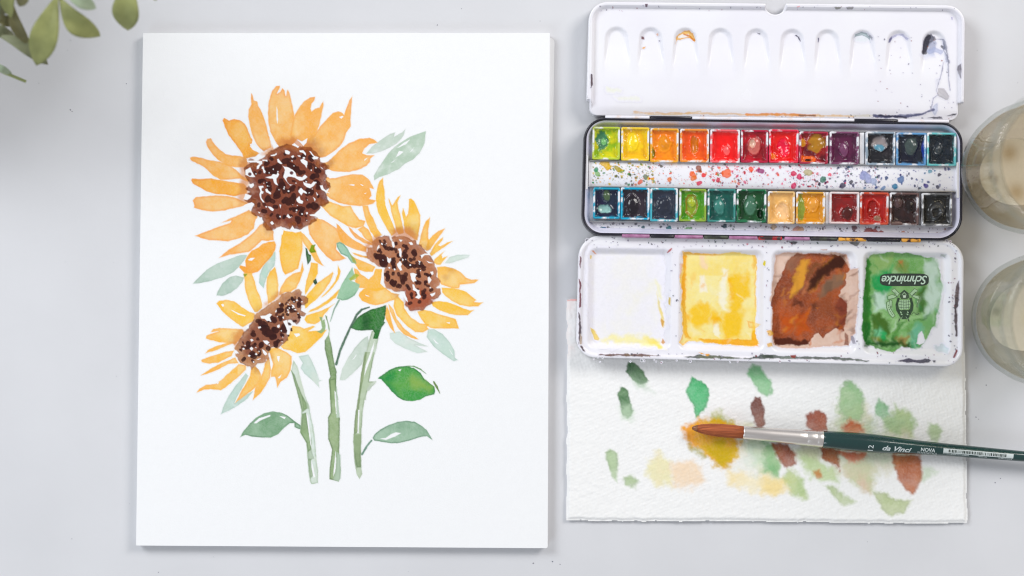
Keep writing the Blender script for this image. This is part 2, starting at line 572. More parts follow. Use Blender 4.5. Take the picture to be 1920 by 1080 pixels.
# petals: flower 1 (top), 2 (right), 3 (lower left)
petals = {1: [
    ("T1", 0, "655,135 665,150 680,205 715,218 728,265 765,335 795,420 822,520 850,620 862,680 780,720 740,690 700,640 665,560 640,470 622,370 628,300 655,250 652,190"),
    ("T1", 0, "945,58 905,62 868,105 845,160 828,240 822,340 830,440 845,520 890,610 935,675 1040,690 1090,640 1095,450 1088,330 1065,230 1045,140 1025,95 1015,110 1005,160 990,105 968,80 950,115 915,138 945,75"),
    ("T1", 0, "1095,345 1140,275 1190,215 1250,175 1300,170 1295,205 1265,240 1255,290 1265,320 1300,290 1345,280 1368,235 1385,210 1385,260 1370,340 1345,450 1310,560 1270,620 1190,640 1125,600 1060,660 1045,560 1070,420"),
    ("T2", 0, "330,155 318,260 310,400 312,470 270,530 245,600 220,650 150,720 60,775 -20,790 -80,780 -140,750 -190,690 -130,600 -60,560 0,470 60,405 130,335 180,318 215,322 245,355 262,300 295,210"),
    ("T2", 0, "20,840 80,830 150,760 210,700 300,635 400,595 500,585 550,605 582,635 500,650 455,690 430,740 470,760 550,762 510,795 508,830 470,870 400,905 300,932 180,930 90,915 50,890"),
    ("T4", 0, "60,10 150,20 230,0 330,-20 430,-15 490,30 530,90 545,130 500,120 515,160 525,200 500,230 565,250 540,280 480,295 400,305 300,295 200,275 100,230 60,190 90,130 60,60"),
    ("T4", 2, "0,290 90,255 160,280 240,305 310,300 350,370 400,440 460,455 440,510 360,530 280,510 200,460 100,400"),
    ("T4", 0, "-120,500 -90,440 0,420 80,470 170,530 220,620 250,690 170,690 165,740 220,800 265,835 200,855 130,865 60,810 0,740 -60,660 -110,590"),
    ("T3", 4, "965,540 1000,555 1100,570 1160,560 1175,640 1175,740 1150,860 1130,940 1060,975 1000,1000 970,960 950,880 935,760 955,700 960,620"),
    ("T3", 2, "1150,560 1190,590 1240,650 1300,720 1320,790 1380,900 1400,915 1350,895 1290,850 1240,760 1180,680"),
    ("T3", 0, "740,495 690,560 620,620 540,680 450,730 380,780 325,830 430,800 530,785 630,770 700,715 760,655 830,660 880,650 880,560 800,470"),
    ("T3", 3, "890,660 830,665 770,685 720,725 660,755 620,800 590,860 600,920 540,905 535,930 590,985 660,990 720,970 760,930 800,880 850,830 895,750 905,700"),
    ("T3", 0, "640,340 560,380 440,430 345,475 455,450 440,475 330,510 200,560 80,605 150,630 230,650 330,655 420,662 500,640 560,620 620,590 680,530 700,450 720,410"),
    ("T3", 0, "640,285 560,250 480,215 400,200 300,195 180,205 90,215 62,250 80,300 75,320 150,345 260,360 380,350 500,320 600,300"),
    ("T3", 3, "600,180 540,190 480,205 400,190 300,185 200,155 120,110 60,75 45,40 60,25 120,30 250,25 400,50 500,65 580,80 620,130"),
    ("T1", 0, "620,1030 540,1000 430,1010 340,1010 270,970 220,920 160,870 100,845 40,810 30,785 60,775 150,790 250,815 330,825 430,860 500,910 560,970 640,1010"),
    ("T1", 0, "600,880 540,885 460,880 390,855 320,810 260,750 210,680 195,630 210,595 245,590 275,640 330,700 400,750 460,765 540,770 600,790 620,830"),
    ("T1", 3, "560,745 530,700 470,620 420,550 385,470 365,410 380,385 430,410 480,395 540,405 590,440 620,500 650,580 690,645 640,650 660,700 740,740 700,770 620,790 580,790"),
], 2: [
    ("T4", 2, "430,300 485,300 510,380 540,430 580,530 630,600 560,625 510,560 470,470 445,390"),
    ("T4", 2, "440,505 490,540 530,620 540,690 460,640 420,580 380,540"),
    ("T4", 0, "280,500 340,560 400,610 460,645 540,690 520,702 440,675 360,630 310,570"),
    ("T4", 0, "165,480 190,495 240,560 330,640 420,690 470,720 470,770 400,755 330,735 250,700 200,640 175,560"),
    ("T4", 1, "640,15 605,45 580,110 567,200 570,290 590,370 630,450 680,540 725,605 770,570 745,500 715,410 690,320 660,240 655,160 640,80"),
    ("T4", 1, "815,195 780,220 750,270 730,300 700,225 690,230 715,310 720,360 745,450 775,560 800,590 850,575 840,500 820,420 795,330 785,270"),
    ("T4", 1, "840,320 830,380 850,480 860,570 900,600 960,640 985,650 1000,580 1015,480 1018,400 990,330 950,250 920,230 900,235 900,310 890,380 870,415 855,360"),
    ("T4", 2, "1115,415 1070,460 1035,540 1015,620 1000,700 1050,740 1080,760 1110,720 1100,640 1095,560 1110,470"),
    ("T4", 2, "1270,527 1200,555 1140,600 1100,650 1075,720 1090,760 1120,740 1160,680 1220,600"),
    ("T4", 1, "1250,615 1190,660 1150,710 1110,790 1130,810 1190,770 1260,720 1350,655 1290,670 1220,710 1200,700 1240,650"),
    ("T4", 1, "1265,755 1220,790 1160,840 1150,870 1180,900 1220,900 1250,860 1300,805 1240,830 1230,800"),
    ("T6", 2, "1020,110 1100,105 1190,125 1260,160 1320,220 1370,240 1450,237 1400,275 1330,285 1255,290 1250,330 1180,330 1120,310 1060,290 1030,220"),
    ("T6", 1, "1070,320 1130,320 1250,335 1320,365 1390,420 1420,445 1400,465 1490,470 1440,510 1350,515 1250,495 1180,460 1110,410 1075,370"),
    ("T6", 1, "960,470 1040,455 1120,465 1200,490 1290,530 1350,550 1400,545 1335,600 1240,600 1150,590 1060,555 980,510"),
    ("T6", 1, "820,560 900,545 970,560 1050,590 1140,615 1215,640 1245,735 1150,735 1040,735 960,730 900,690 850,620"),
    ("T6", 1, "620,400 690,470 690,530 760,620 850,680 940,690 920,720 940,740 880,775 800,770 730,720 660,650 610,600 580,500 590,430"),
    ("T6", 2, "530,480 580,540 620,640 680,720 760,790 840,845 760,830 680,790 620,720 580,640 545,560"),
    ("T6", 2, "515,500 550,590 565,660 600,785 550,730 510,650 495,590"),
    ("T6", 2, "240,370 280,330 400,330 500,320 560,370 640,390 600,440 540,460 470,490 400,500 320,480 260,450 230,400"),
    ("T6", 2, "180,120 220,140 260,190 330,235 380,190 400,130 470,130 470,200 450,280 500,330 400,360 300,330 230,320 190,250 200,230"),
    ("T6", 2, "165,0 220,30 300,60 400,110 370,160 290,160 230,140 190,70"),
    ("T4", 2, "320,770 400,795 480,815 480,832 410,822 340,792"),
], 3: [
    ("T5", 1, "580,-40 660,-45 690,40 710,120 745,190 765,270 765,310 720,350 690,350 650,290 615,210 590,110"),
    ("T5", 1, "895,-110 845,-60 815,0 805,80 810,160 825,270 890,230 925,180 930,80 920,0 905,-80"),
    ("T5", 2, "1170,-160 1150,-60 1080,-40 1000,20 950,110 935,180 1000,150 1060,145 1110,110 1140,50 1170,-30 1185,-80"),
    ("T5", 1, "1260,-150 1240,-60 1215,20 1195,120 1200,180 1250,100 1290,40 1330,-40 1330,-140"),
    ("T5", 1, "1480,-60 1420,-10 1330,50 1260,130 1200,200 1190,240 1200,320 1260,270 1330,210 1400,130 1450,50 1490,-40"),
    ("T5", 1, "1530,-130 1530,-40 1500,40 1440,120 1360,205 1410,175 1475,110 1540,20 1560,-60"),
    ("T5", 1, "1545,120 1440,220 1350,280 1250,330 1230,355 1330,330 1420,270 1510,205 1560,110"),
    ("T5", 1, "1500,265 1440,300 1350,340 1270,365 1210,385 1190,430 1220,465 1300,475 1350,445 1400,370 1450,310"),
    ("T5", 1, "1070,490 1150,500 1190,520 1280,490 1300,500 1230,545 1330,540 1420,530 1380,590 1320,650 1270,700 1200,760 1120,770 1050,740 980,730 950,700 1000,640 1040,570"),
    ("T7", 2, "770,70 860,60 960,110 1010,150 1010,220 1000,290 960,370 900,410 865,465 850,390 840,360 800,360 800,290 820,230 800,160"),
    ("T7", 2, "740,220 770,170 800,200 800,290 790,370 740,460 690,530 615,598 630,520 640,470 690,380 720,300"),
    ("T7", 2, "600,270 640,250 680,290 700,340 690,400 640,470 580,520 500,580 430,630 470,560 500,500 550,420 590,340"),
    ("T7", 2, "550,250 545,290 480,350 400,420 340,470 290,495 200,485 120,490 45,520 75,480 140,440 240,430 290,395 360,330 430,270 470,230 530,235"),
    ("T7", 2, "440,160 390,180 300,220 200,270 90,345 180,320 280,280 370,230 440,225 470,220"),
    ("T7", 2, "430,90 360,100 260,130 150,165 95,190 100,215 180,225 270,215 340,180 400,150"),
    ("T7", 2, "425,20 340,50 250,90 130,125 160,85 240,50 330,20 400,5"),
    ("T5", 2, "570,530 500,520 430,515 330,512 265,525 245,555 320,545 200,590 195,620 260,640 330,660 430,665 490,680 540,620 580,570"),
    ("T5", 1, "690,370 640,350 560,300 480,240 400,228 330,235 300,265 350,330 420,400 500,460 570,505 610,480 680,440"),
]}
PCOL = {4: (A(253, 189, 82), A(254, 203, 112), A(245, 158, 56)), 0: (OR, OR2, ORE), 1: (YE, YE2, YEE), 2: (A(252, 189, 94), A(254, 209, 138), A(243, 154, 62)),
        3: (A(249, 172, 76), A(252, 190, 106), A(232, 126, 46))}
heads_c = {1: np.array([545., 350.]), 2: np.array([758., 516.]), 3: np.array([511., 614.])}
for f in (1, 2, 3):
    for t, k, s in petals[f]:
        c0, c1, ce = PCOL[k]
        P = tp(t, s)
        cv.poly(P, c0, col2=c1, edge=0.42, edgecol=ce, ew=1.7, soft=1.05, wob=0.8, owner=own("petal", f), thin=0.05)
        # pigment run to the tip
        r = np.hypot(*(P - heads_c[f]).T)
        far = P[np.argsort(-r)[:4]].mean(0)
        sl = cv.box(P, 2)
        d = sdf_poly(P, cv.GX[sl], cv.GY[sl])
        g = np.exp(-((cv.GX[sl] - far[0]) ** 2 + (cv.GY[sl] - far[1]) ** 2) / 22.0 ** 2)
        a = (sstep(0.8, -0.8, d + 0.9 * cv.n_wob[sl]) * g * 0.18 * (0.4 + 1.2 * cv.n_mid[sl]))[..., None]
        cv.rgb[sl] = cv.rgb[sl] * (1 - a) + ce * a
for t, s in [("T1", "912,270 918,300 925,400 918,440 908,380"), ("T2", "195,375 225,362 240,372 215,390"), ("T2", "450,800 480,790 450,822"),
             ("T4", "285,88 350,86 345,99"), ("T4", "410,84 445,95 430,100"), ("T4", "445,180 475,165 460,182"), ("T3", "620,850 650,828 690,828 660,857"),
             ("T6", "1120,675 1155,668 1150,687"), ("T6", "295,392 350,410 310,408"), ("T5", "1085,570 1140,565 1150,585 1110,605"),
             ("T7", "860,150 890,148 880,210 868,190"), ("T7", "870,370 910,330 890,372"), ("T7", "245,420 275,413 260,432"),
             ("T5", "450,330 530,365 600,385 590,397 520,377"), ("T5", "350,275 370,268 380,290 365,302"),
             ("T4", "655,235 680,270 715,380 745,480 770,570 750,510 700,400 665,300"), ("T4", "828,400 840,480 862,572 848,572 832,470")]:
    cv.lift(tp(t, s), soft=0.5)

# brown bleeding from the seed heads into the petal roots
for cx, cy, r, al in [(496, 290, 12, .55), (475, 297, 14, .4), (540, 274, 14, .65), (585, 272, 14, .6), (600, 285, 12, .5), (462, 352, 12, .5),
                      (470, 380, 12, .55), (478, 395, 12, .5), (505, 428, 12, .5), (458, 305, 9, .5), (620, 306, 9, .5), (770, 440, 20, .55),
                      (745, 436, 14, .5), (700, 470, 12, .5), (715, 452, 14, .5), (800, 470, 14, .45), (846, 505, 10, .3), (745, 552, 10, .35), (690, 480, 10, .4),
                      (447, 640, 16, .55), (460, 625, 14, .5), (484, 690, 10, .6), (500, 670, 12, .45), (520, 560, 12, .4), (486, 585, 12, .35), (835, 520, 8, .3)]:
    P = np.array([(cx - r, cy - r), (cx + r, cy - r), (cx + r, cy + r), (cx - r, cy + r)], float)
    sl = cv.box(P, 8)
    d = np.hypot(cv.GX[sl] - cx, cv.GY[sl] - cy) - r
    painted = (cv.own[sl] > 0)
    a = (sstep(r * 0.5, -r, d + 4 * cv.n_wob[sl]) * al * 0.95 * painted)[..., None]
    cv.rgb[sl] = cv.rgb[sl] * (1 - a) + A(164, 102, 72) * a

# seed heads
heads = {
    1: ("S1", "380,90 460,60 540,75 600,100 650,85 740,100 800,150 830,200 850,260 900,280 930,330 900,370 920,430 890,470 950,490 955,540 920,570 900,600 930,680 940,720 900,750 840,760 850,810 830,850 790,880 800,920 760,950 700,980 660,1000 620,1020 560,1010 520,1030 440,1010 400,990 350,1000 300,1030 240,1030 210,990 200,940 190,900 120,870 60,840 70,780 100,750 40,720 -10,690 0,640 50,600 0,560 60,520 30,480 0,430 -20,330 60,270 50,240 130,250 220,200 270,150 320,120"),
    2: ("S2", "310,125 350,140 385,190 390,150 470,130 560,140 620,180 660,190 665,230 720,230 760,290 800,340 840,380 860,430 880,480 905,530 890,590 945,640 930,690 880,720 930,725 945,780 900,840 840,850 850,900 780,930 740,970 640,980 590,985 560,940 525,900 560,860 530,800 540,750 470,760 420,770 380,740 330,730 300,650 290,560 310,490 240,480 180,440 120,390 105,330 120,270 170,260 160,200 230,150"),
    3: ("S3", "780,95 830,80 860,110 860,150 900,150 940,190 935,240 890,270 860,270 860,330 920,365 890,400 850,400 840,460 800,500 740,440 700,440 690,600 700,680 650,730 600,770 570,780 530,770 480,780 470,850 480,900 430,940 400,960 340,960 300,1000 270,1040 240,1000 190,990 140,960 110,920 70,870 70,840 110,840 60,790 80,740 120,680 180,580 230,540 240,500 290,460 300,390 350,340 420,295 460,270 520,230 580,190 620,140 690,110 740,120"),
}
whites = {1: """15,245 100,245 185,250 190,280 160,310 150,340 125,345 130,310 160,285 120,265 60,270 20,262;190,235 245,238 245,255 215,247 195,252;185,315 205,312 215,350 230,370 220,390 208,385 195,340;0,350 55,325 75,370 110,430 60,430 0,405;285,185 330,175 355,155 355,180 325,195 290,195;355,230 375,225 390,250 415,280 400,285 360,265;445,130 470,130 505,150 495,175 460,175 445,160;515,200 540,188 550,200 530,220;420,305 480,325 530,345 560,380 580,420 640,435 670,405 700,430 680,450 640,470 610,475 560,440 520,430 480,425 460,450 470,480 500,515 540,515 505,530 480,505 450,465 425,430 440,390 445,350;225,435 290,425 310,400 350,405 365,380 380,400 365,430 350,450 355,490 370,525 345,520 320,490 310,450 270,445;620,240 650,225 700,260 700,290 690,335 670,300 630,265;590,190 615,188 620,205 600,200;610,135 650,130 680,165 680,190 650,160 615,150;720,140 740,145 770,190 820,210 810,230 770,235 750,215 770,205 740,175;840,220 900,210 960,170 1020,125 1020,160 950,215 890,260 850,260;895,360 930,345 1020,380 1020,440 950,445 925,420 915,385;840,315 870,330 880,350 855,335;650,485 680,500 740,515 770,485 790,495 770,530 730,560 690,545 660,520;150,535 200,530 205,545 180,560 185,590 205,600 180,620 180,660 215,715 200,718 170,680 160,630 170,590;225,570 245,560 260,590 290,610 285,630 260,615 235,600;600,580 630,550 655,580 690,605 690,620 650,605 630,640 600,600;575,680 610,645 620,690 650,700 640,730 600,725 580,705;250,760 290,770 325,795 310,820 280,800;465,875 480,850 515,890 490,895;795,600 820,630 805,645;765,660 795,680 780,700;140,820 170,830 155,845;275,945 300,930 320,955 300,970;45,515 90,500 105,525 70,555 50,545;720,860 770,850 850,780 870,830 1020,940 1020,1000 900,920 820,900 810,880 770,875;100,960 120,905 190,880 185,930;70,715 105,735 80,770 55,830 40,780 -20,790 -20,750;0,620 70,640 50,670 20,690 -20,680;320,1030 360,1010 405,985 410,1020 430,1030 420,1080 330,1080;500,1025 530,975 555,1020 560,1050 530,1035;640,1015 670,1000 710,1080 680,1080;275,0 310,0 340,40 375,85 330,110 320,120 300,60;90,0 110,50 150,100 200,148 150,150 90,120 55,90;525,70 550,50 600,90 590,100;580,10 640,30 700,-10 690,40 655,85 620,45;840,530 870,520 880,560 930,600 950,615 900,600 850,565;680,830 705,830 700,845 690,850;385,745 400,745 395,780""",
          2: """220,260 245,235 255,265 235,280 220,300;385,190 410,200 420,260 400,270 390,230;470,175 510,180 490,200;580,210 610,205 625,230 600,235;455,280 490,270 500,310 495,375 475,360 470,310;335,370 360,390 380,380 380,405 360,440 340,420;445,450 480,420 500,450 490,480 505,520 480,530 460,490;345,490 370,485 365,505;505,390 525,400 510,415;595,555 630,550 670,565 650,600 655,630 630,655 610,620;620,680 640,680 650,720 690,750 700,790 720,820 690,840 650,830 680,800 660,760 625,740;790,600 810,590 835,630 805,675 795,640;820,540 850,535 860,560 840,575;710,350 760,335 810,330 820,350 760,345 725,385;770,410 810,425 850,440 800,440;685,410 710,420 700,440;490,770 530,765 560,840 565,875 540,850;260,660 280,500 295,500 300,640;530,945 560,940 580,975;820,790 880,765 875,790 840,815""",
          3: """370,395 430,390 480,368 510,380 480,410 490,450 450,455 420,430 380,425;640,460 690,445 695,490 715,560 715,610 680,615 695,570 665,510;400,690 450,685 478,710 450,740 420,720;250,680 270,668 290,685 265,700;240,785 265,765 290,785 265,810;215,870 235,855 255,870 235,885;305,850 325,835 335,860 315,865;325,915 370,895 375,905 345,920;395,795 420,810 455,850 430,865 410,850;740,260 770,270 780,300 760,295;540,345 560,315 570,340 550,360;340,530 370,520 380,535 350,545;570,515 595,500 600,530 580,540;770,320 795,315 795,330;205,510 225,500 230,530 215,540;330,975 405,960 410,990 385,1070 350,1010;590,245 610,235 600,255;480,900 510,940 515,1000 500,1040 490,980"""}
darks = {1: "300,340,370,320,50;250,375,330,350,40;450,260,560,330,36;560,330,640,390,34;720,200,740,220,30;790,350,850,370,28;740,440,790,410,34;800,480,830,560,26;150,480,180,490,30;250,500,280,570,30;400,480,420,560,36;360,590,350,680,40;440,700,520,690,40;540,640,530,700,32;560,530,500,590,27;240,670,300,700,36;160,740,165,740,26;215,810,215,825,27;290,860,290,870,25;340,765,340,770,24;375,880,375,895,24;430,880,450,880,23;500,790,640,790,24;640,800,620,860,31;760,740,780,780,40;700,760,720,770,32;560,890,620,930,30;680,860,680,870,18;440,600,520,580,25;690,570,740,620,34;820,640,815,650,18;240,270,250,280,32;300,210,310,240,23;650,180,660,200,23;440,170,440,180,20;550,215,555,225,18;160,370,165,380,20;50,395,50,400,16;700,290,730,330,30;520,385,520,385,20",
         2: "200,350,330,400,36;260,400,320,450,40;310,235,310,250,24;320,260,440,300,25;250,300,260,310,24;440,210,440,230,21;520,245,570,275,25;540,300,545,460,30;640,330,640,320,34;600,400,640,400,25;560,480,680,470,31;720,440,740,500,30;400,390,400,470,27;330,540,340,620,28;400,660,420,660,33;460,570,460,575,23;530,570,520,660,38;450,700,490,710,28;560,690,575,720,26;380,640,400,660,28;350,590,360,600,28;680,540,690,600,26;680,660,680,670,31;770,560,820,580,23;770,640,770,680,23;745,730,755,830,27;835,740,835,745,24;610,790,620,830,23;600,890,600,890,21;705,880,705,885,23;470,350,460,360,21;485,400,485,405,19;400,550,405,555,23;760,480,765,485,13",
         3: "740,190,780,230,23;830,185,830,200,18;820,240,840,280,27;630,255,630,270,24;690,300,760,330,30;580,340,640,340,36;700,380,700,380,26;820,360,830,420,18;775,455,780,465,21;710,480,715,500,16;735,550,735,565,14;700,635,700,635,14;500,420,540,460,30;610,410,610,430,24;360,450,380,500,36;400,520,440,600,44;460,600,540,640,48;520,560,560,560,38;640,520,650,560,36;630,620,640,630,28;560,700,560,740,33;270,600,280,620,34;340,670,340,680,17;220,710,225,790,26;300,720,305,740,19;370,730,390,750,36;360,815,360,815,21;450,790,455,800,30;270,850,300,880,36;170,910,170,915,23;330,870,370,850,23;135,800,140,810,17"}
HCOL = {1: (A(120, 60, 44), A(162, 96, 58), A(82, 40, 32)), 2: (A(160, 98, 66), A(184, 120, 78), A(112, 56, 40)), 3: (A(152, 96, 68), A(194, 138, 90), A(100, 58, 44))}
DARK = [A(56, 31, 30), A(66, 37, 34), A(50, 29, 30)]
for f in (1, 2, 3):
    t, s = heads[f]
    ox, oy, sc = TL[t]
    oid = own("seed_head", f)
    P = tp(t, s)
    c0, c1, ce = HCOL[f]
    # petal roots run wet into the head
    for tt, ss in {1: [("S1", "180,170 320,50 400,-10 560,-20 640,20 720,30 820,110 780,190 600,140 400,140 260,200"), ("S1", "-60,240 80,250 60,480 30,600 60,740 -60,740 -80,600 -60,420")],
                   2: [("S2", "385,170 400,70 470,40 600,50 690,130 650,200 480,150"), ("S2", "120,190 220,140 260,200 140,260 90,330 60,290")], 3: [("S3", "60,600 180,560 120,700 80,780 20,720"), ("S3", "400,300 560,190 640,140 600,110 480,190")]}[f]:
        cv.poly(tp(tt, ss), A(206, 134, 84), col2=A(222, 156, 98), soft=5.5, wob=4, edge=0, alpha=0.8, owner=oid, warp=3)
    cv.poly(P, c1, col2=c0, soft=1.3, edge=0.6, edgecol=ce, wob=2.2, alpha=0.95, owner=oid, ew=1.1)
    cv.poly(offset_poly(P, 9 if f == 1 else 6), c0, soft=5, wob=4, alpha=0.85 if f == 1 else 0.45, edge=0, owner=oid)
    # scalloped dabs round the rim
    if f == 1:
        for k in range(46):
            i = random.randrange(len(P))
            q = P[i] + (heads_c[f] - P[i]) * random.uniform(0.02, 0.16)
            cv.line([q, q + np.array([random.uniform(-4, 4), random.uniform(-4, 4)])], random.uniform(3, 5.5), c1 if random.random() < .5 else c0,
                    edge=0.7, edgecol=ce, alpha=0.55, wob=0.8, owner=oid)
    if f == 2:
        cv.poly(tp("S2", "530,740 700,720 800,760 860,860 780,930 640,980 560,950 530,880"), A(160, 74, 54), soft=6, wob=4, alpha=0.6, edge=0, owner=oid)
    if f == 3:
        cv.poly(tp("S3", "350,420 560,350 680,420 690,560 560,740 420,760 260,900 180,860 200,640"), A(120, 66, 58), soft=7, wob=4, alpha=0.7, edge=0, owner=oid)
    inner = offset_poly(P, {1: 13, 2: 9, 3: 9}[f])
    cand = [heads_c[f] + np.array([random.uniform(-70, 70), random.uniform(-80, 80)]) for _ in range(400)]
    cand = np.array(cand)
    cand = cand[sdf_poly(inner, cand[:, 0], cand[:, 1]) < 0][:{1: 40, 2: 16, 3: 22}[f]]
    for q in cand:
        a_ = random.uniform(0, 6.28)
        cv.line([q, q + 3.5 * np.array([math.cos(a_), math.sin(a_)])], random.uniform(1.4, 3.0), random.choice(DARK), col2=A(92, 52, 46), edge=0.3, wob=0.9, soft=0.6, owner=oid, alpha=.93)
    for q in darks[f].split(';'):
        x1, y1, x2, y2, r = [float(v) for v in q.split(',')]
        Ld = math.hypot(x2 - x1, y2 - y1)
        nd = max(1, int(round(Ld / (1.15 * r))) + 1) + (r > 30)
        for k in range(nd):
            t_ = (k + .5) / nd if nd > 1 else .5
            jx, jy = random.uniform(-.38, .38) * r, random.uniform(-.38, .38) * r
            rr = r * random.uniform(.62, .92) / sc
            cxk, cyk = (x1 + (x2 - x1) * t_ + jx) / sc + ox, (y1 + (y2 - y1) * t_ + jy) / sc + oy
            an = random.uniform(0, 3.14)
            e_ = rr * random.uniform(.1, .7)
            cv.line(np.array([(cxk - e_ * math.cos(an), cyk - e_ * math.sin(an)), (cxk + e_ * math.cos(an), cyk + e_ * math.sin(an))]), rr, random.choice(DARK),
                    col2=A(72, 40, 36), edge=0.35, wob=0.7, soft=0.6, owner=oid, alpha=0.96)
    for q in whites[f].split(';'):
        W = pts(q, ox, oy, sc)
        # dark rim round a reserved white, then the white itself
        cv.lift(W, soft=0.55, wob=0.9)
    for q in cand + np.array([2.5, 3.0]):
        rw = random.uniform(.6, 1.6)
        cv.lift(np.array([q + rw * np.array([math.cos(a_) * random.uniform(.7, 1.5), math.sin(a_) * random.uniform(.7, 1.5)]) for a_ in np.linspace(0, 6.28, 7)[:-1]]), soft=0.5, wob=0.4)
    if f == 1:
        for (x, y) in ((520, 385), (50, 398)):
            cv.line(np.array([(x / sc + ox, y / sc + oy)] * 2), 3.2, A(96, 44, 46), edge=0.3, owner=oid)

# stems
PST, PST2 = A(206, 216, 198), A(192, 210, 190)
GST, GST2, GSE = A(128, 154, 108), A(154, 176, 134), A(84, 108, 72)
o1 = own("painted_stem")
cv.poly(tp("G1", "500,60 530,110 560,220 590,340 625,420 635,500 655,580 670,700 680,850 692,930 690,1020 640,1030 625,1000 615,920 605,800 600,710 550,620 560,460 545,380 510,250 480,150"), PST, col2=A(216, 228, 220), edge=0.5, edgecol=GST, owner=o1, thin=0.2)
for s, a in [("480,140 510,180 540,270 565,330 600,400 605,440 570,470 545,380 510,250", .9), ("565,480 600,470 610,560 640,690 640,760 610,780 600,710 550,625 560,560", .95),
             ("560,330 610,400 620,440 575,450", .6), ("612,830 640,830 655,960 630,990 620,920", .7), ("610,760 640,760 660,830 615,850", .5)]:
    cv.poly(tp("G1", s), GST, col2=GST2, edge=0.6, edgecol=GSE, owner=o1, alpha=a, soft=1.2)
cv.lift(tp("G1", "598,470 612,500 630,640 640,745 632,720 615,600"), soft=0.5)
cv.lift(tp("G1", "636,830 650,880 668,970 655,980 640,900"), soft=0.5)
o2 = own("painted_stem")
cv.poly(tp("T8", "262,475 300,420 305,380 290,300 265,215 285,230 315,350 310,430 340,560 360,700 385,790 380,920 400,1080 320,1080 305,870 320,840 290,680 265,560"), GST2, col2=GST, edge=0.6, edgecol=GSE, owner=o2)
cv.poly(tp("T8", "210,240 240,240 240,275 262,262 275,330 265,380 230,410 180,385 220,375 238,350 225,290"), A(150, 176, 128), edge=0.5, owner=o2)
cv.poly(tp("G1", "778,215 830,200 835,300 850,420 860,520 860,700 855,770 868,900 865,985 850,1010 780,990 780,900 800,760 770,680 768,510 790,470 785,350"), A(136, 160, 116), col2=A(160, 180, 138), edge=0.7, edgecol=GSE, owner=o2)
cv.poly(tp("G1", "830,250 850,420 858,510 835,510 830,380"), A(205, 220, 206), edge=0, soft=1.0, owner=o2, alpha=0.8)
cv.poly(tp("G1", "835,780 866,800 866,985 850,1008 812,995 832,900"), A(186, 204, 184), edge=0.3, soft=1.0, owner=o2, alpha=0.85)
cv.line(tp("T8", "410,70 360,160 320,285"), [1.6, 1.3, 0.8], A(150, 180, 158), owner=o2, edge=0.4)
for t, s in [("G1", "819,300 827,310 836,480 830,480 823,380"), ("G1", "825,770 832,830 825,930 808,970 818,880")]:
    cv.lift(tp(t, s), soft=0.45)
o3 = own("painted_stem")
cv.poly(tp("T8", "740,380 810,380 810,460 780,590 740,720 715,850 700,970 690,1000 680,1080 605,1080 630,950 660,700 700,520"), A(202, 213, 196), col2=A(188, 202, 178), edge=0.6, edgecol=A(128, 146, 110), owner=o3)
cv.poly(tp("G2", "265,0 345,0 320,120 300,230 350,228 345,250 290,300 265,370 250,470 240,620 235,780 240,900 245,950 225,990 200,950 185,850 175,700 190,500 215,350 240,150"), A(196, 208, 186), col2=A(180, 196, 166), edge=0.6, edgecol=A(120, 138, 106), owner=o3)
cv.poly(tp("G2", "240,150 270,0 284,0 252,220 232,330 217,500 215,620 180,650 190,500 215,350"), A(150, 166, 124), edge=0.6, edgecol=GSE, owner=o3, alpha=0.8)
cv.poly(tp("G2", "178,640 240,640 236,780 238,900 200,900 182,780"), A(152, 170, 134), col2=A(134, 154, 118), edge=0.5, edgecol=GSE, owner=o3, soft=2.0)
cv.line(tp("T8", "705,975 740,925 778,895"), [2.6, 2.2, 1.8], A(205, 214, 200), owner=o3, edge=0.5, edgecol=A(150, 165, 145))
for t, s in [("T8", "772,470 757,560 732,650 690,770 665,840 676,740 725,600"), ("G2", "215,450 226,450 217,632 208,632")]:
    cv.lift(tp(t, s), soft=0.45)

# front leaves
def leaf(t, s, c0, c1, ce, **kw):
    o = own("painted_leaf")
    cv.poly(tp(t, s), c0, col2=c1, edge=0.75, edgecol=ce, owner=o, **kw)
    return o


o = leaf("T8", "885,118 820,140 740,160 660,195 600,240 560,290 525,350 580,370 650,378 750,370 770,400 755,460 800,460 820,400 840,340 880,295 865,285 880,200", A(40, 108, 46), A(52, 124, 44), A(18, 62, 26), wob=1.0)
cv.poly(tp("T8", "640,210 700,190 730,260 720,370 650,375 620,300"), A(28, 74, 40), soft=9, wob=5, alpha=0.7, edge=0, clip=o)
cv.poly(tp("T8", "530,345 600,250 640,260 630,360 580,368"), A(84, 136, 88), soft=7, wob=3, alpha=0.6, edge=0, clip=o)
cv.line(tp("T8", "715,140 640,165 590,215 540,310 480,440 420,580 380,720"), [1.5, 2.2, 2.3, 1.8, 2.2, 2.4, 2.2], A(84, 116, 94), edge=0.5, owner=o)
cv.lift(tp("T8", "600,232 640,200 735,155 700,178 640,212"), soft=0.5)
o = leaf("G2", "370,205 400,180 450,145 510,115 590,108 650,125 700,160 730,210 790,255 810,270 815,305 805,330 740,345 700,370 640,382 570,380 520,350 470,300 430,250 395,210", A(62, 150, 66), A(88, 160, 76), A(26, 100, 56), wob=0.9)
cv.poly(tp("G2", "385,205 440,165 500,150 480,240 520,340 470,300"), A(20, 132, 72), soft=9, wob=4, alpha=0.75, edge=0, clip=o)
cv.poly(tp("G2", "640,190 720,220 800,270 760,300 660,280 600,230"), A(150, 178, 96), soft=9, wob=5, alpha=0.75, edge=0, clip=o)
cv.poly(tp("G2", "430,230 600,250 600,290 520,290"), A(110, 168, 84), soft=8, wob=5, alpha=0.5, edge=0, clip=o)
cv.line(tp("G2", "600,110 650,112 700,135 745,170"), [0.9, 1.4, 1.5, 0.6], A(120, 158, 110), edge=0.5, owner=o)
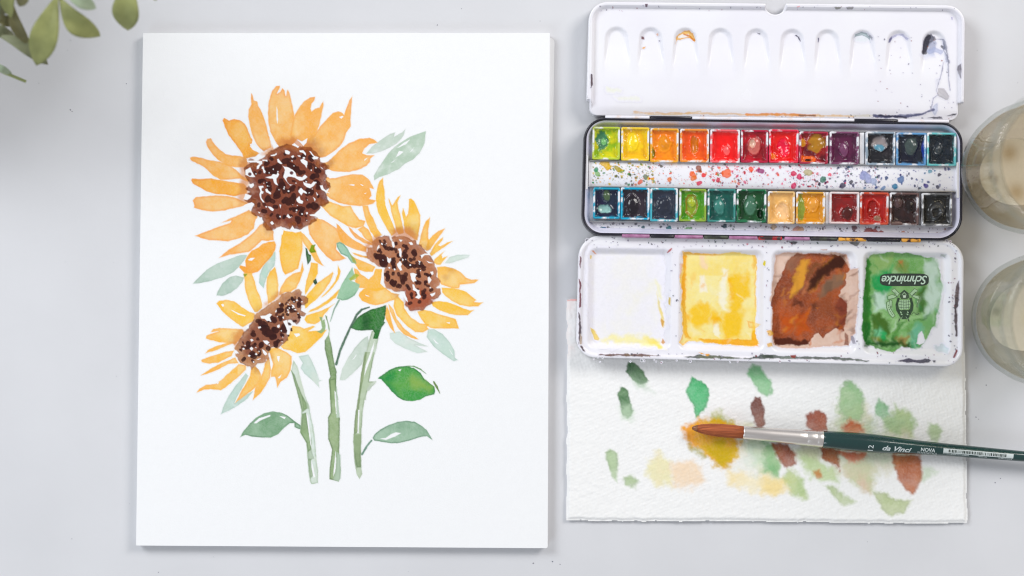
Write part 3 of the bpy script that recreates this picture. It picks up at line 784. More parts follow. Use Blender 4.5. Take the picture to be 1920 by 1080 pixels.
cv.line(tp("G2", "803,232 825,270 850,322"), [1.6, 2.4, 1.0], A(120, 150, 80), edge=0.6, owner=o)
cv.lift(tp("G2", "525,140 550,134 540,150"), soft=0.5)
o = leaf("G2", "325,670 340,640 390,600 450,570 520,543 590,535 650,542 710,575 750,610 795,688 750,655 690,665 620,690 540,708 470,712 390,700 340,690", A(134, 168, 140), A(166, 194, 170), A(88, 126, 100))
cv.line(tp("G2", "318,690 280,735 244,800"), [1.6, 1.9, 1.7], A(120, 156, 136), edge=0.4, owner=o)
cv.lift(tp("G2", "385,675 430,670 470,640 510,625 550,632 500,660 430,685"), soft=0.8)
o = leaf("G1", "82,665 110,615 160,555 210,510 270,475 330,462 400,470 450,490 500,530 555,570 555,605 505,585 505,555 470,555 430,590 380,640 320,668 250,665 180,660 125,645", A(122, 160, 124), A(158, 188, 160), A(76, 116, 84))
cv.lift(tp("G1", "190,555 230,515 320,488 320,500 240,535 210,555"), soft=0.6)
cv.lift(tp("G1", "390,500 440,505 430,522"), soft=0.5)
o = leaf("T6", "165,115 120,180 95,220 60,280 30,350 10,430 60,450 120,440 190,400 230,330 240,290 190,265 150,250 200,210 180,170", A(158, 196, 164), A(142, 184, 150), A(100, 148, 110))
cv.poly(tp("T6", "130,232 190,178 242,190 200,235 150,252"), A(170, 182, 70), soft=1.2, edge=0.4, owner=o, alpha=.85)
o = leaf("T4", "165,680 200,665 240,685 280,730 310,790 360,850 370,890 320,880 280,820 210,790 170,720", A(150, 192, 168), A(166, 202, 178), A(104, 150, 124))
cv.poly(tp("T4", "300,780 350,830 366,886 330,870"), A(164, 168, 72), soft=1.2, edge=0.4, owner=o, alpha=.85)
o = leaf("T3", "1200,725 1222,735 1235,790 1262,800 1260,850 1225,900 1212,830", A(56, 104, 58), A(72, 118, 66), A(26, 66, 36))
cv.poly(tp("T3", "1262,700 1310,690 1290,730 1310,770 1260,780 1240,760"), A(132, 158, 44), edge=0.6, owner=o)
leaf("T5", "1280,35 1310,10 1325,60 1300,75 1285,55", A(24, 76, 44), A(30, 84, 46), A(12, 46, 26))
cv.poly(tp("T3", "575,995 615,990 600,1015 580,1020"), A(150, 156, 60), soft=1.0, edge=0.3, owner=4)

flower_h = {1: holder("painted_sunflower", paint_root, "large round painted sunflower with dark brown centre"),
            2: holder("painted_sunflower", paint_root, "painted yellow-orange sunflower turned to the side"),
            3: holder("painted_sunflower", paint_root, "smallest painted sunflower with a long slanted brown centre")}
zpaint = lambda gx, gy: np.full(gx.shape, PZ + 0.00004)
for i, (nm, key) in enumerate(owners):
    cv.film(nm, i + 1, zpaint, PZ, M_paint, flower_h[key] if key else paint_root)

# ------------------------------------------------------------------ paper towel
TZ = 0.0030
towel_root = thing("paper_towel", (X(1437), Y(770), 0.0), "folded white paper towel with green, brown and yellow brush blots under the paint box", "paper towel")


def rag(P, amp, step, seed):
    """break a straight pixel outline into a slightly ragged one"""
    r = np.random.default_rng(seed)
    out = []
    n = len(P)
    for i in range(n):
        a, b = P[i], P[(i + 1) % n]
        L = np.linalg.norm(b - a)
        m = max(int(L / step), 1)
        u = (b - a) / max(L, 1e-6)
        nn = np.array([-u[1], u[0]])
        for k in range(m):
            out.append(a + (b - a) * k / m + nn * r.normal(0, amp) * (k > 0))
    return np.array(out)


tow_out = rag(np.array([(1062, 561), (1440, 561), (1806, 563), (1810, 700), (1813, 980), (1700, 981), (1400, 977), (1180, 977), (1062, 975), (1063, 760)], float), 0.7, 12, 5)
TOW = A(247, 246, 245)
ct = Canvas(1056, 556, 1820, 986, 1.5, TOW, 21)
hN, wN = ct.GX.shape
emb = np.sin((ct.GX + ct.GY * 0.6) / 1.55 + 2.2 * ct.n_wob) * np.sin((ct.GY - ct.GX * 0.5) / 1.75 + 2.2 * ct.n_mid)
tow_z = TZ + 0.00007 * emb + 0.00032 * (fbm(hN, wN, 4.2, 77, 2) - 0.5) + 0.0009 * (fbm(hN, wN, 80, 78) - 0.5)
d_edge = sdf_poly(tow_out, ct.GX, ct.GY)
tow_z -= 0.0010 * sstep(-7, 0, d_edge)
towel_owner = []
FT = dict(F1=(1050, 660, 3.1775), F2=(1430, 660, 3.1775))


def blot(t, s, c0, c1=None, soft=3.0, alpha=0.95, wob=3.0, edge=0.25, part=True, thin=0.06):
    o = None
    if part:
        towel_owner.append(1)
        o = len(towel_owner)
    soft *= 1.15
    ct.poly(pts(s, *FT[t]), A(c0), col2=A(c1) if c1 else None, soft=soft, alpha=alpha, wob=wob, edge=edge, owner=o, thin=thin, ew=2.0, warp=1.1 * soft, cbot=None if soft > 6 or not part else 0.8 * A(c1 if c1 else c0) + 0.2 * TOW)


# faint washes first
blot("F1", "1000,700 1110,730 1271,740 1400,760 1300,850 1120,830 1010,780", (248, 224, 166), (250, 234, 196), 9, .8, 5, 0)
blot("F1", "1050,530 1200,520 1290,560 1300,760 1200,700 1130,600", (182, 212, 170), (206, 226, 190), 10, .8, 5, 0)
blot("F1", "530,640 600,600 660,640 680,800 560,800 520,720", (236, 228, 176), (240, 220, 170), 9, .8, 5, .1)
blot("F1", "660,645 760,650 840,680 870,760 800,805 690,800 670,720", (244, 214, 178), (246, 224, 196), 9, .8, 5, .1)
blot("F1", "430,170 500,190 560,250 500,230", (216, 226, 214), None, 7, .7, 4, 0, False)
blot("F2", "220,570 330,580 360,660 460,720 450,780 300,750 230,680", (180, 202, 138), (196, 214, 160), 7, .85, 4, .1)
blot("F2", "490,640 620,620 650,700 680,760 640,840 560,800 500,720", (194, 198, 146), (216, 184, 150), 8, .8, 5, .1)
blot("F2", "160,690 250,760 262,870 170,840 120,760", (166, 192, 122), (188, 204, 140), 6, .85, 4, .1)
blot("F2", "0,740 90,750 150,820 60,850 0,850", (250, 222, 160), None, 9, .8, 4, 0)
blot("F2", "700,400 760,380 790,320 860,350 910,420 900,520 820,500 740,480", (176, 196, 138), (160, 190, 136), 7, .9, 4, .1)
blot("F2", "950,680 1045,712 960,780 930,760", (204, 218, 194), None, 6, .8, 4, 0)
blot("F2", "420,350 470,390 600,420 660,470 600,480 480,470", (190, 210, 176), None, 9, .7, 4, 0)
blot("F2", "600,370 660,380 680,460 620,470", (186, 206, 170), None, 9, .7, 4, 0)
blot("F2", "430,300 620,300 640,460 880,500 940,600 760,700 640,740 480,720 380,640 180,640 150,560 420,480", (206, 216, 180), (220, 214, 188), 12, .75, 6, 0, False)
blot("F2", "-260,560 -60,540 120,640 60,760 -120,700", (216, 226, 206), (244, 226, 184), 12, .5, 6, 0, False)
blot("F1", "1060,420 1160,440 1180,520 1040,520", (226, 224, 170), None, 11, .5, 5, 0, False)
# the clear brush prints
blot("F1", "405,55 440,65 480,85 500,120 525,165 495,195 455,185 420,160 395,120", (40, 92, 46), (76, 124, 72), 2.0, .95, 3, .4)
blot("F1", "420,150 470,180 520,170 500,205 450,205", (168, 196, 164), None, 5, .6, 3, 0, False)
blot("F1", "370,200 400,225 420,290 435,350 425,385 400,395 375,370 352,300 345,240", (52, 106, 54), (96, 142, 88), 2.0, .95, 3, .4)
blot("F1", "360,320 430,320 440,400 380,400", (196, 216, 190), None, 7, .7, 3, 0, False)
blot("F1", "785,140 810,155 850,170 885,215 890,260 875,330 830,385 805,395 800,330 770,275 750,225", (54, 168, 98), (86, 184, 122), 2.0, .96, 3, .4)
blot("F1", "1140,75 1190,85 1220,140 1260,180 1265,240 1240,265 1190,235 1140,180 1112,120", (116, 182, 124), (146, 198, 148), 3.0, .92, 3, .3)
blot("F1", "1165,270 1190,275 1215,330 1222,420 1210,450 1170,440 1140,370 1132,320", (104, 42, 26), (140, 74, 48), 2.0, .95, 3, .35)
blot("F1", "900,362 960,355 1010,400 1060,470 980,440 900,410", (160, 178, 84), (196, 196, 92), 6, .85, 5, .2)
blot("F1", "730,450 780,420 850,400 920,385 1000,410 1050,450 1065,560 1040,640 980,700 920,680 860,620 790,560 740,520", (222, 182, 36), (246, 168, 66), 6, .98, 6, .2)
blot("F1", "850,560 960,540 1020,580 1000,680 930,680", (196, 170, 24), None, 8, .75, 6, 0, False)
blot("F1", "735,470 780,430 830,430 800,520 760,530", (240, 166, 78), None, 7, .7, 4, 0, False)
blot("F1", "760,530 840,590 880,640 850,630 790,580", (150, 160, 90), None, 5, .6, 4, 0, False)
blot("F1", "270,600 300,575 340,600 350,680 340,780 325,770 290,690", (150, 178, 126), (174, 198, 152), 2.5, .9, 2, .35)
blot("F1", "370,735 430,740 470,770 450,810 390,790", (150, 176, 124), (178, 198, 154), 4, .9, 3, .2)
blot("F2", "0,540 60,560 110,680 90,740 20,720", (128, 180, 126), (160, 198, 150), 6, .9, 4, .2)
blot("F2", "500,175 540,185 590,230 605,330 590,410 520,410 460,390 440,300 455,215", (130, 180, 122), (168, 198, 150), 5, .92, 5, .3)
blot("F2", "700,285 750,320 755,380 720,405 670,380 675,320", (116, 176, 124), (146, 192, 144), 3.5, .9, 3, .3)
blot("F2", "985,435 1030,435 1065,480 1050,530 990,520", (176, 198, 150), None, 5, .9, 4, .2)
blot("F2", "255,370 300,362 330,352 380,370 385,400 390,470 300,475 262,440", (146, 62, 32), (168, 84, 48), 2.5, .95, 3, .35)
blot("F2", "470,445 520,400 590,430 620,490 490,480", (186, 72, 22), (206, 120, 70), 5, .92, 4, .2)
blot("F2", "55,545 150,545 200,600 195,670 150,690 110,660 80,610", (132, 58, 30), (156, 80, 44), 3, .95, 3, .3)
blot("F2", "340,570 460,580 455,650 462,705 410,665 360,630", (138, 60, 32), (164, 92, 54), 3, .95, 4, .3)
blot("F2", "455,585 620,595 610,640 520,655 480,625", (200, 84, 36), (214, 122, 76), 4, .9, 4, .2)
blot("F2", "300,715 340,700 352,740 320,755", (196, 120, 60), None, 3, .85, 3, .2)
blot("F2", "778,605 940,605 950,700 940,790 900,845 850,820 800,750 775,660", (162, 82, 44), (190, 112, 70), 3.5, .95, 3, .35)
blot("F2", "660,830 720,838 760,870 890,890 840,960 770,980 700,920", (174, 190, 134), (196, 206, 162), 3, .9, 3, .3)
blot("F2", "370,800 430,800 480,850 550,890 490,920 430,880", (172, 190, 138), (196, 208, 168), 4, .9, 3, .25)
blot("F1", "0,-330 60,-330 60,0 0,40", (246, 226, 222), None, 14, .5, 4, 0, False)
ct.line(np.array([(1062, 562), (1100, 562)]), 2.0, A(244, 190, 186), soft=1.5, edge=0)
cells_in = (d_edge < 0)[:-1, :-1]
cm = ct.cells()
grid_mesh("towel_sheet", ct.xs, ct.ys, tow_z, cells_in & (cm == 0), TZ, M_towel, towel_root, col=ct.rgb)
for i in range(len(towel_owner)):
    m = cells_in & (cm == i + 1)
    if m.any():
        ii = np.nonzero(m.any(1))[0]; jj = np.nonzero(m.any(0))[0]
        a0, a1, b0, b1 = ii[0], ii[-1] + 2, jj[0], jj[-1] + 2
        grid_mesh("paint_blot", ct.xs[b0:b1], ct.ys[a0:a1], tow_z[a0:a1, b0:b1], m[a0:a1 - 1, b0:b1 - 1], TZ, M_towel, towel_root, col=ct.rgb[a0:a1, b0:b1])
lay_mat = mottled("towel_layers", A(236, 236, 238), A(244, 244, 246), 300, 0.95, bump=(900, 0.0002), spec=0.1)
slab("folded_layers", rag(offset_poly(tow_out[::1], 0.8), 0.3, 40, 9), 0.0, TZ - 0.0012, TZ, lay_mat, towel_root, bev=1.2)

# ------------------------------------------------------------------ the paint box
box_root = thing("watercolor_box", (X(1450), Y(340), 0.0), "open metal watercolour box, black tray between two white fold-out mixing lids", "paint box")

# --- upper lid with ten thumb-shaped wells
UZ = 0.0115
up_plain = rrect([(1105, 3), (1810, 10), (1804, 226), (1101, 215)], [32, 32, 22, 22], 9)
UP0 = np.array([(1105, 3), (1810, 10), (1808, 193), (1799, 193), (1799, 226), (1106, 216), (1106, 187), (1100, 187)], float)


def round_corners(P, R, n=7):
    out = []
    for i in range(len(P)):
        p, a, b = P[i], P[i - 1], P[(i + 1) % len(P)]
        r = R[i]
        if r <= 0:
            out.append(p); continue
        u = (a - p) / np.linalg.norm(a - p); v = (b - p) / np.linalg.norm(b - p)
        r = min(r, np.linalg.norm(a - p) * .49, np.linalg.norm(b - p) * .49)
        cen = p + (u + v) * r
        s, e = p + u * r, p + v * r
        for k in range(n + 1):
            t = k / n * math.pi / 2
            out.append(cen + (s - cen) * math.cos(t) + (e - cen) * math.sin(t))
    return np.array(out)


up_body = round_corners(UP0, [34, 34, 1, 1, 24, 24, 1, 1])
# cut the thumb notch into the top edge
notch = []
for k in range(17):
    a = math.pi - k / 16 * math.pi
    notch.append((1455 + 19.5 * math.cos(a), 6.3 + 19.5 * math.sin(a)))
ntop = [p for p in up_body]
ins = next(i for i in range(len(ntop)) if ntop[i][0] < 1455 < ntop[(i + 1) % len(ntop)][0] and ntop[i][1] < 60)
up_out = np.array(ntop[:ins + 1] + [np.array(q) for q in notch] + ntop[ins + 1:])
well_x = [1157, 1221, 1286, 1352, 1420, 1487, 1553, 1619, 1687, 1753]


def up_well(gx, gy):
    """depth and index of the thumb wells"""
    dep = np.zeros(gx.shape); idx = np.zeros(gx.shape, int)
    for k, cx in enumerate(well_x):
        c = cx + (gy - 70) * 0.012
        y0 = 71 + (cx - 1157) * 0.012
        t = np.clip((gy - y0) / 75.0, 0, 1)
        hw = 23.5 + 7.5 * t
        d = np.where(gy < y0, np.hypot(gx - c, gy - y0) - 23.5, np.abs(gx - c) - hw)
        D = 0.0020 * (1 - sstep(y0 - 4, y0 + 78, gy))
        dd = D * sstep(0, -9.5, d)
        dep = np.maximum(dep, dd)
        idx = np.where((d < 1.0) & (gy < y0 + 74), k + 1, idx)
    return dep, idx


up_lip_poly = round_corners(np.array([(1105, 3), (1810, 10), (1806, 420), (1100, 420)], float), [34, 34, 0, 0], 10)


def up_z(gx, gy):
    di = -sdf_poly(up_lip_poly, gx, gy)
    lip = 0.0026 * sstep(11.0, 5.5, di)
    fall = 0.0022 * sstep(196, 216, gy - (gx - 1100) * 0.012)      # the plate bends down towards the hinge
    return UZ - 0.0026 + lip * sstep(200, 188, gy) - up_well(gx, gy)[0] - fall * 0.25


upper = holder("mixing_lid", box_root, "upper white lid with ten thumb-shaped wells and a thumb notch")
ux = np.arange(1098, 1813, 1.25); uy = np.arange(0, 230, 1.25)
UGX, UGY = np.meshgrid(ux, uy)
UZZ = up_z(UGX, UGY)
uc_x, uc_y = UGX[:-1, :-1] + .6, UGY[:-1, :-1] + .6
u_in = sdf_poly(up_out, uc_x, uc_y) < -2.2
u_idx = up_well(uc_x, uc_y)[1]
grid_mesh("lid_plate", ux, uy, UZZ, u_in & (u_idx == 0), UZ, M_enamel, upper)
for k in range(10):
    m = u_in & (u_idx == k + 1)
    jj = np.nonzero(m.any(0))[0]; ii = np.nonzero(m.any(1))[0]
    a0, a1, b0, b1 = ii[0], ii[-1] + 2, jj[0], jj[-1] + 2
    grid_mesh("thumb_well", ux[b0:b1], uy[a0:a1], UZZ[a0:a1, b0:b1], m[a0:a1 - 1, b0:b1 - 1], UZ, M_enamel, upper)


def edge_wall(name, P, zfun, z0, zref, mat, parent):
    """outer wall with a rounded top that meets the sheet's own height"""
    prof = [(0, None), (0.0, 0.0008), (0.7, 0.0001), (2.0, -0.00002), (3.4, -0.00006)]
    rings = []
    for k, (d, dz) in enumerate(prof):
        Q = offset_poly(P, d)
        Qi = offset_poly(P, 3.0)
        z = np.full(len(Q), z0) if dz is None else zfun(Qi[:, 0], Qi[:, 1]) - dz
        rings.append(np.stack([X(Q[:, 0], zref), Y(Q[:, 1], zref), z], 1))
    n = len(P)
    V = np.concatenate(rings)
    F = [(k * n + i, k * n + (i + 1) % n, (k + 1) * n + (i + 1) % n, (k + 1) * n + i) for k in range(len(rings) - 1) for i in range(n)]
    return mesh_obj(name, V, F, mat, parent)


def densify(P, step):
    out = []
    for i in range(len(P)):
        a, b = P[i], P[(i + 1) % len(P)]
        m = max(int(np.linalg.norm(b - a) / step), 1)
        for k in range(m):
            out.append(a + (b - a) * k / m)
    return np.array(out)


edge_wall("lid_edge", densify(up_out, 12), up_z, 0.0022, UZ, M_enamel, upper)

# --- lower lid with four wells
LZ = 0.0140
low_out = round_corners(np.array([(1086, 440), (1808, 450), (1806, 688), (1080, 670)], float), [42, 42, 36, 36], 12)
wells4 = [round_corners(np.array(w, float), [14] * 4, 8) for w in (
    [(1105, 466), (1259, 468), (1257, 655), (1102, 652)], [(1275, 468), (1433, 470), (1432, 658), (1273, 655)],
    [(1449, 470), (1606, 472), (1606, 662), (1448, 658)], [(1621, 472), (1783, 475), (1782, 666), (1620, 662)])]


def low_z(gx, gy):
    di = -sdf_poly(low_out, gx, gy)
    lip = sstep(9.5, 5.0, di)
    back = sstep(448, 470, gy)               # lower lip along the hinge
    z = LZ - 0.0016 * (1 - lip * (0.25 + 0.75 * back))
    for w in wells4:
        d = sdf_poly(w, gx, gy)
        z = z - 0.0030 * sstep(3.0, -11.0, d)
    return z


lower = holder("mixing_lid", box_root, "lower white lid with four square wells of yellow, brown and green paint")
lx = np.arange(1077, 1812, 1.5); ly = np.arange(437, 692, 1.5)
LGX, LGY = np.meshgrid(lx, ly)
LZZ = low_z(LGX, LGY)
lc_x, lc_y = LGX[:-1, :-1] + .75, LGY[:-1, :-1] + .75
l_in = sdf_poly(low_out, lc_x, lc_y) < -2.2
l_idx = np.zeros(l_in.shape, int)
for k, w in enumerate(wells4):
    l_idx[sdf_poly(w, lc_x, lc_y) < 3.5] = k + 1
grid_mesh("lid_plate", lx, ly, LZZ, l_in & (l_idx == 0), LZ, M_enamel, lower)
for k in range(4):
    m = l_in & (l_idx == k + 1)
    jj = np.nonzero(m.any(0))[0]; ii = np.nonzero(m.any(1))[0]
    a0, a1, b0, b1 = ii[0], ii[-1] + 2, jj[0], jj[-1] + 2
    grid_mesh("mixing_well", lx[b0:b1], ly[a0:a1], LZZ[a0:a1, b0:b1], m[a0:a1 - 1, b0:b1 - 1], LZ, M_enamel, lower)
edge_wall("lid_edge", densify(low_out, 12), low_z, 0.0040, LZ, M_enamel, lower)

# --- mixed paint in the four wells (wet), marks on the lids (dried)
WH = np.asarray(A(241, 239, 248))
cw = Canvas(1084, 440, 1806, 688, 1.0, WH, 41)
ET = dict(E1=(1060, 430, 4.0), E2=(1430, 430, 4.0))


def wet(t, s, c, c2=None, soft=1.0, alpha=0.95, wob=1.5, edge=0.3, o=1, thin=0.0, ec=None):
    cw.poly(pts(s, *ET[t]), A(c), col2=A(c2) if c2 else None, soft=soft, alpha=alpha, wob=wob, edge=edge, owner=o, thin=thin, ew=1.6, edgecol=A(ec) if ec else None, warp=min(9.0, 1.4 * soft) if soft > 1.6 else 1.5)


# well 1: faint yellow remains
wet("E1", "270,820 400,800 600,800 650,790 720,850 745,895 650,880 500,860 350,850", (250, 236, 160), None, 7, .95, 4, .1, 1)
wet("E1", "600,810 680,810 740,890 690,890 640,860", (250, 226, 120), None, 5, .9, 3, .1, 1)
wet("E1", "480,620 520,520 620,430 660,390 690,420 560,520 520,620", (244, 241, 214), None, 12, .5, 4, 0, 1)
wet("E1", "190,740 215,750 240,790 270,820 250,835 220,825", (246, 196, 66), (246, 226, 120), 1.5, .95, 2, .3, 1)
wet("E1", "690,470 715,560 745,640 750,720 730,735 720,660 695,560", (240, 214, 120), (244, 230, 170), 2, .95, 2, .3, 1)
wet("E1", "720,670 748,690 740,735 722,720", (222, 160, 50), None, 1.2, .9, 1.5, .3, 1)
wet("E1", "680,370 720,420 740,520 700,500", (244, 240, 205), None, 4, .9, 2, .1, 1)
wet("E1", "735,820 757,850 740,866 725,850", (206, 140, 74), (240, 200, 120), 1, .9, 1, .4, 1)
wet("E1", "778,505 795,510 792,575 780,560", (216, 186, 70), None, 1, .9, 1, .3, 1)
wet("E1", "185,190 200,195 195,222 186,220", (244, 206, 80), None, .8, .9, .8, .3, 1)
wet("E1", "198,158 214,155 234,182 222,180", (236, 140, 70), None, .8, .8, .8, .3, 1)
wet("E1", "200,180 700,180 720,700 640,860 260,840 200,600", (247, 244, 216), (244, 242, 238), 15, .32, 6, 0, 1)
# well 2: yellow
wet("E1", "890,165 1000,180 1130,185 1260,170 1430,190 1448,300 1438,400 1442,600 1432,780 1465,860 1420,882 1200,866 1000,846 930,836 880,876 855,850 885,780 868,600 885,450 860,380 885,260", (252, 220, 120), (252, 232, 160), 1.2, .96, 2, .6, 2, ec=(246, 168, 56))
for s, c, sf, al in [("1230,350 1280,320 1380,330 1390,480 1330,560 1340,650 1310,800 1180,820 1200,640 1260,560 1250,450", (254, 198, 58), 6, .95),
                     ("930,600 1060,560 1150,620 1210,680 1060,710 950,720", (254, 198, 66), 6, .92), ("1235,350 1262,400 1270,520 1240,560", (248, 184, 62), 4, .7),
                     ("930,200 1000,190 1010,340 950,420 925,400", (250, 228, 150), 6, .6), ("1010,350 1060,350 1072,470 1012,470", (248, 241, 226), 3, .9),
                     ("1190,290 1232,300 1212,450 1222,620 1190,600 1150,500", (248, 243, 224), 4, .9), ("1112,722 1168,702 1165,822 1122,792", (249, 243, 222), 2, .9),
                     ("1015,200 1060,200 1065,290 1015,290", (250, 216, 188), 4, .8), ("940,720 1000,740 1040,800 950,810", (249, 236, 190), 5, .7),
                     ("1340,640 1400,600 1410,760 1330,800", (249, 232, 170), 5, .6), ("1100,640 1170,660 1180,690 1110,690", (248, 190, 66), 4, .7)]:
    wet("E1", s, c, None, sf, al, 3, 0, 2)
wet("E1", "886,170 916,195 910,400 903,600 922,780 942,822 905,815 882,700 876,500 890,300", (248, 172, 58), (252, 196, 88), 2, .95, 2, .3, 2)
wet("E1", "975,822 1200,822 1400,828 1412,760 1428,760 1455,850 1457,877 1300,872 1100,856", (249, 170, 46), (251, 190, 70), 1.5, .96, 2, .3, 2)
wet("E1", "890,168 1000,178 1140,184 1130,194 1000,192 900,192", (245, 190, 96), None, 1.5, .8, 1.5, .2, 2)
wet("E1", "1405,190 1440,192 1442,240 1425,300 1415,240", (247, 196, 100), None, 2, .8, 2, .2, 2)
wet("E1", "1365,685 1412,690 1472,712 1440,742 1385,742", (249, 216, 140), None, 1.2, .8, 1.5, .7, 2, ec=(240, 150, 60))
wet("E1", "860,260 884,255 875,330 862,370", (244, 170, 120), None, 2, .6, 1.5, .3, 2)
# well 3: brown
wet("E2", "100,190 200,170 300,175 420,180 550,175 640,190 670,300 720,290 720,560 700,780 655,872 500,880 350,892 150,892 80,872 60,760 75,560 55,540 90,330", (216, 178, 154), (226, 194, 174), 1.8, .92, 1.5, .3, 3, ec=(186, 130, 104))
wet("E2", "200,230 260,180 400,180 500,190 590,195 650,260 665,300 640,330 630,420 600,460 580,500 640,560 640,640 620,760 550,740 480,790 460,822 430,780 380,810 350,862 100,867 80,820 70,740 80,600 60,570 100,440 160,320", (168, 80, 32), (128, 58, 28), 1.2, .97, 2.5, .6, 3, ec=(110, 52, 32))
for s, c, sf, al in [("130,640 340,640 360,760 180,800", (190, 88, 26), 7, .9), ("180,250 260,190 330,200 240,330 190,330", (150, 112, 92), 7, .75),
                     ("480,250 560,205 620,200 640,260 620,290 540,300 460,370 400,430 360,470 340,430 400,350", (74, 38, 26), 4, .92),
                     ("90,812 200,822 340,832 352,862 100,868", (84, 40, 26), 3, .9), ("375,225 310,250 260,330 220,440 225,520 260,480 320,390", (218, 156, 76), 4, .9),
                     ("360,300 420,250 470,260 400,340 350,380", (112, 74, 46), 6, .7), ("240,500 290,560 305,595 220,582", (92, 46, 32), 5, .8),
                     ("370,560 420,540 430,600 390,640", (96, 52, 34), 5, .8), ("540,340 620,330 612,420 500,470 440,520 420,470", (132, 104, 84), 5, .8),
                     ("480,400 530,388 525,460 470,485", (76, 52, 42), 3, .85), ("560,510 640,530 640,640 610,762 560,742 545,660", (128, 62, 48), 3, .85),
                     ("410,590 432,588 426,622", (224, 130, 70), 2, .8), ("330,380 370,380 360,470 310,500", (196, 124, 88), 5, .7),
                     ("100,640 125,640 130,800 100,820", (120, 58, 36), 4, .6), ("440,480 560,470 520,620 440,660", (150, 80, 48), 8, .6)]:
    wet("E2", s, c, None, sf, al, 3, 0.1, 3)
wet("E2", "630,780 655,800 655,870 620,865", (130, 66, 44), None, 1.5, .8, 1.5, .3, 3)
wet("E2", "30,760 60,750 90,790 60,810", (240, 186, 90), None, 1.5, .9, 2, .4, 3)
wet("E2", "35,860 70,850 78,880 45,880", (246, 190, 90), None, 1.5, .9, 2, .4, 3)
# well 4: green
wet("E2", "800,210 850,185 930,170 1100,180 1200,195 1300,220 1340,310 1360,420 1340,560 1300,720 1240,820 1190,895 1130,893 1080,872 1000,920 880,902 780,862 750,760 760,500 780,330", (104, 166, 80), (150, 196, 126), 1.2, .97, 2.5, .8, 4, ec=(60, 124, 50))
for s, c, sf, al in [("840,490 950,460 960,600 835,615", (200, 224, 208), 7, .9), ("1240,220 1310,250 1350,420 1320,600 1240,660 1230,500", (204, 224, 212), 8, .9),
                     ("840,350 920,320 990,350 960,460 860,480 830,430", (44, 164, 92), 6, .9), ("975,260 1000,280 980,330 960,320", (60, 170, 100), 4, .7),
                     ("1005,250 1100,230 1110,320 1000,320", (132, 152, 84), 5, .85), ("1030,235 1075,238 1062,278 1035,272", (196, 126, 78), 4, .85),
                     ("1190,420 1230,450 1226,620 1180,640 1160,560", (72, 114, 52), 6, .85), ("820,650 880,635 950,690 975,780 960,850 900,870 820,850", (78, 114, 44), 5, .9),
                     ("835,740 915,720 935,800 850,830", (130, 204, 158), 6, .9), ("900,770 950,755 952,832 890,842", (36, 166, 92), 5, .85),
                     ("820,820 880,810 900,850 840,860", (150, 140, 60), 5, .8), ("770,852 1120,842 1130,870 1000,882 850,884", (40, 88, 36), 4, .9),
                     ("960,872 1000,760 1050,690 1090,690 1030,780 1010,862", (66, 126, 54), 3, .85), ("1000,800 1100,720 1230,680 1290,690 1300,740 1180,720 1090,770", (116, 170, 100), 4, .85),
                     ("1240,640 1320,600 1300,720 1250,790 1220,740", (118, 170, 110), 6, .7), ("1100,790 1160,720 1220,720 1212,800 1150,882 1130,862", (118, 186, 156), 5, .9),
                     ("1020,830 1100,800 1092,872 1030,872", (172, 136, 84), 5, .85), ("960,480 1060,440 1200,440 1190,600 1000,640 960,580", (150, 192, 132), 9, .6),
                     ("1245,225 1315,232 1325,290 1280,280", (130, 172, 130), 3, .6), ("1130,860 1190,820 1200,890 1140,892", (40, 150, 96), 4, .8),
                     ("830,200 980,190 970,300 830,320", (158, 186, 118), 8, .7)]:
    wet("E2", s, c, None, sf, al, 3, 0.1, 4)
wet("E2", "795,215 818,250 816,500 812,800 772,852 750,760 764,500", (76, 142, 62), (40, 130, 66), 2.5, .9, 2, .4, 4)
wet("E2", "770,480 790,520 790,600 768,600", (40, 150, 80), None, 3, .8, 2, .2, 4)
# brush flow inside the brown and green wells
fl = np.random.default_rng(77)
for well, box_, pal, n_ in ((3, (1450, 478, 1600, 648), [(96, 46, 26), (200, 104, 40), (70, 36, 26), (170, 84, 40), (150, 110, 84), (214, 140, 70), (120, 56, 30)], 70),
                            (4, (1620, 478, 1765, 655), [(40, 140, 70), (80, 130, 50), (206, 226, 206), (40, 96, 40), (120, 176, 90), (180, 210, 160), (60, 160, 100), (96, 120, 44)], 80),
                            (2, (1278, 475, 1420, 648), [(254, 196, 60), (252, 240, 200), (250, 176, 50), (254, 226, 130)], 46)):
    for k in range(n_):
        x, y = fl.uniform(box_[0], box_[2]), fl.uniform(box_[1], box_[3])
        a = {3: -0.9, 4: 1.3, 2: 1.57}[well] + fl.normal(0, .5)
        Lk = fl.uniform(8, 34)
        b_ = fl.normal(0, .25)
        P = np.array([(x + Lk * t * math.cos(a + b_ * t), y + Lk * t * math.sin(a + b_ * t)) for t in (0, .33, .66, 1)])
        w_ = fl.uniform(.6, 3.6)
        cw.line(P, [w_ * .3, w_, w_ * .9, w_ * .2], A(pal[fl.integers(len(pal))]), soft=fl.uniform(2.0, 5.0), wob=1.5, edge=0, alpha=fl.uniform(.25, .65), clip=well, warp=7)
for s, c, sf, al in [("480,250 560,205 620,200 640,260 620,290 540,300 460,370 400,430 360,470 340,430 400,350", (62, 30, 20), 5, .95), ("90,815 200,824 340,834 352,862 100,868", (78, 36, 24), 3, .9),
                     ("375,225 310,250 260,330 220,440 225,520 260,480 320,390", (222, 160, 76), 4, .75), ("470,410 540,330 610,330 600,420 500,470 440,520", (136, 108, 88), 4, .6)]:
    wet("E2", s, c, None, sf, al, 3, 0.1, 3)
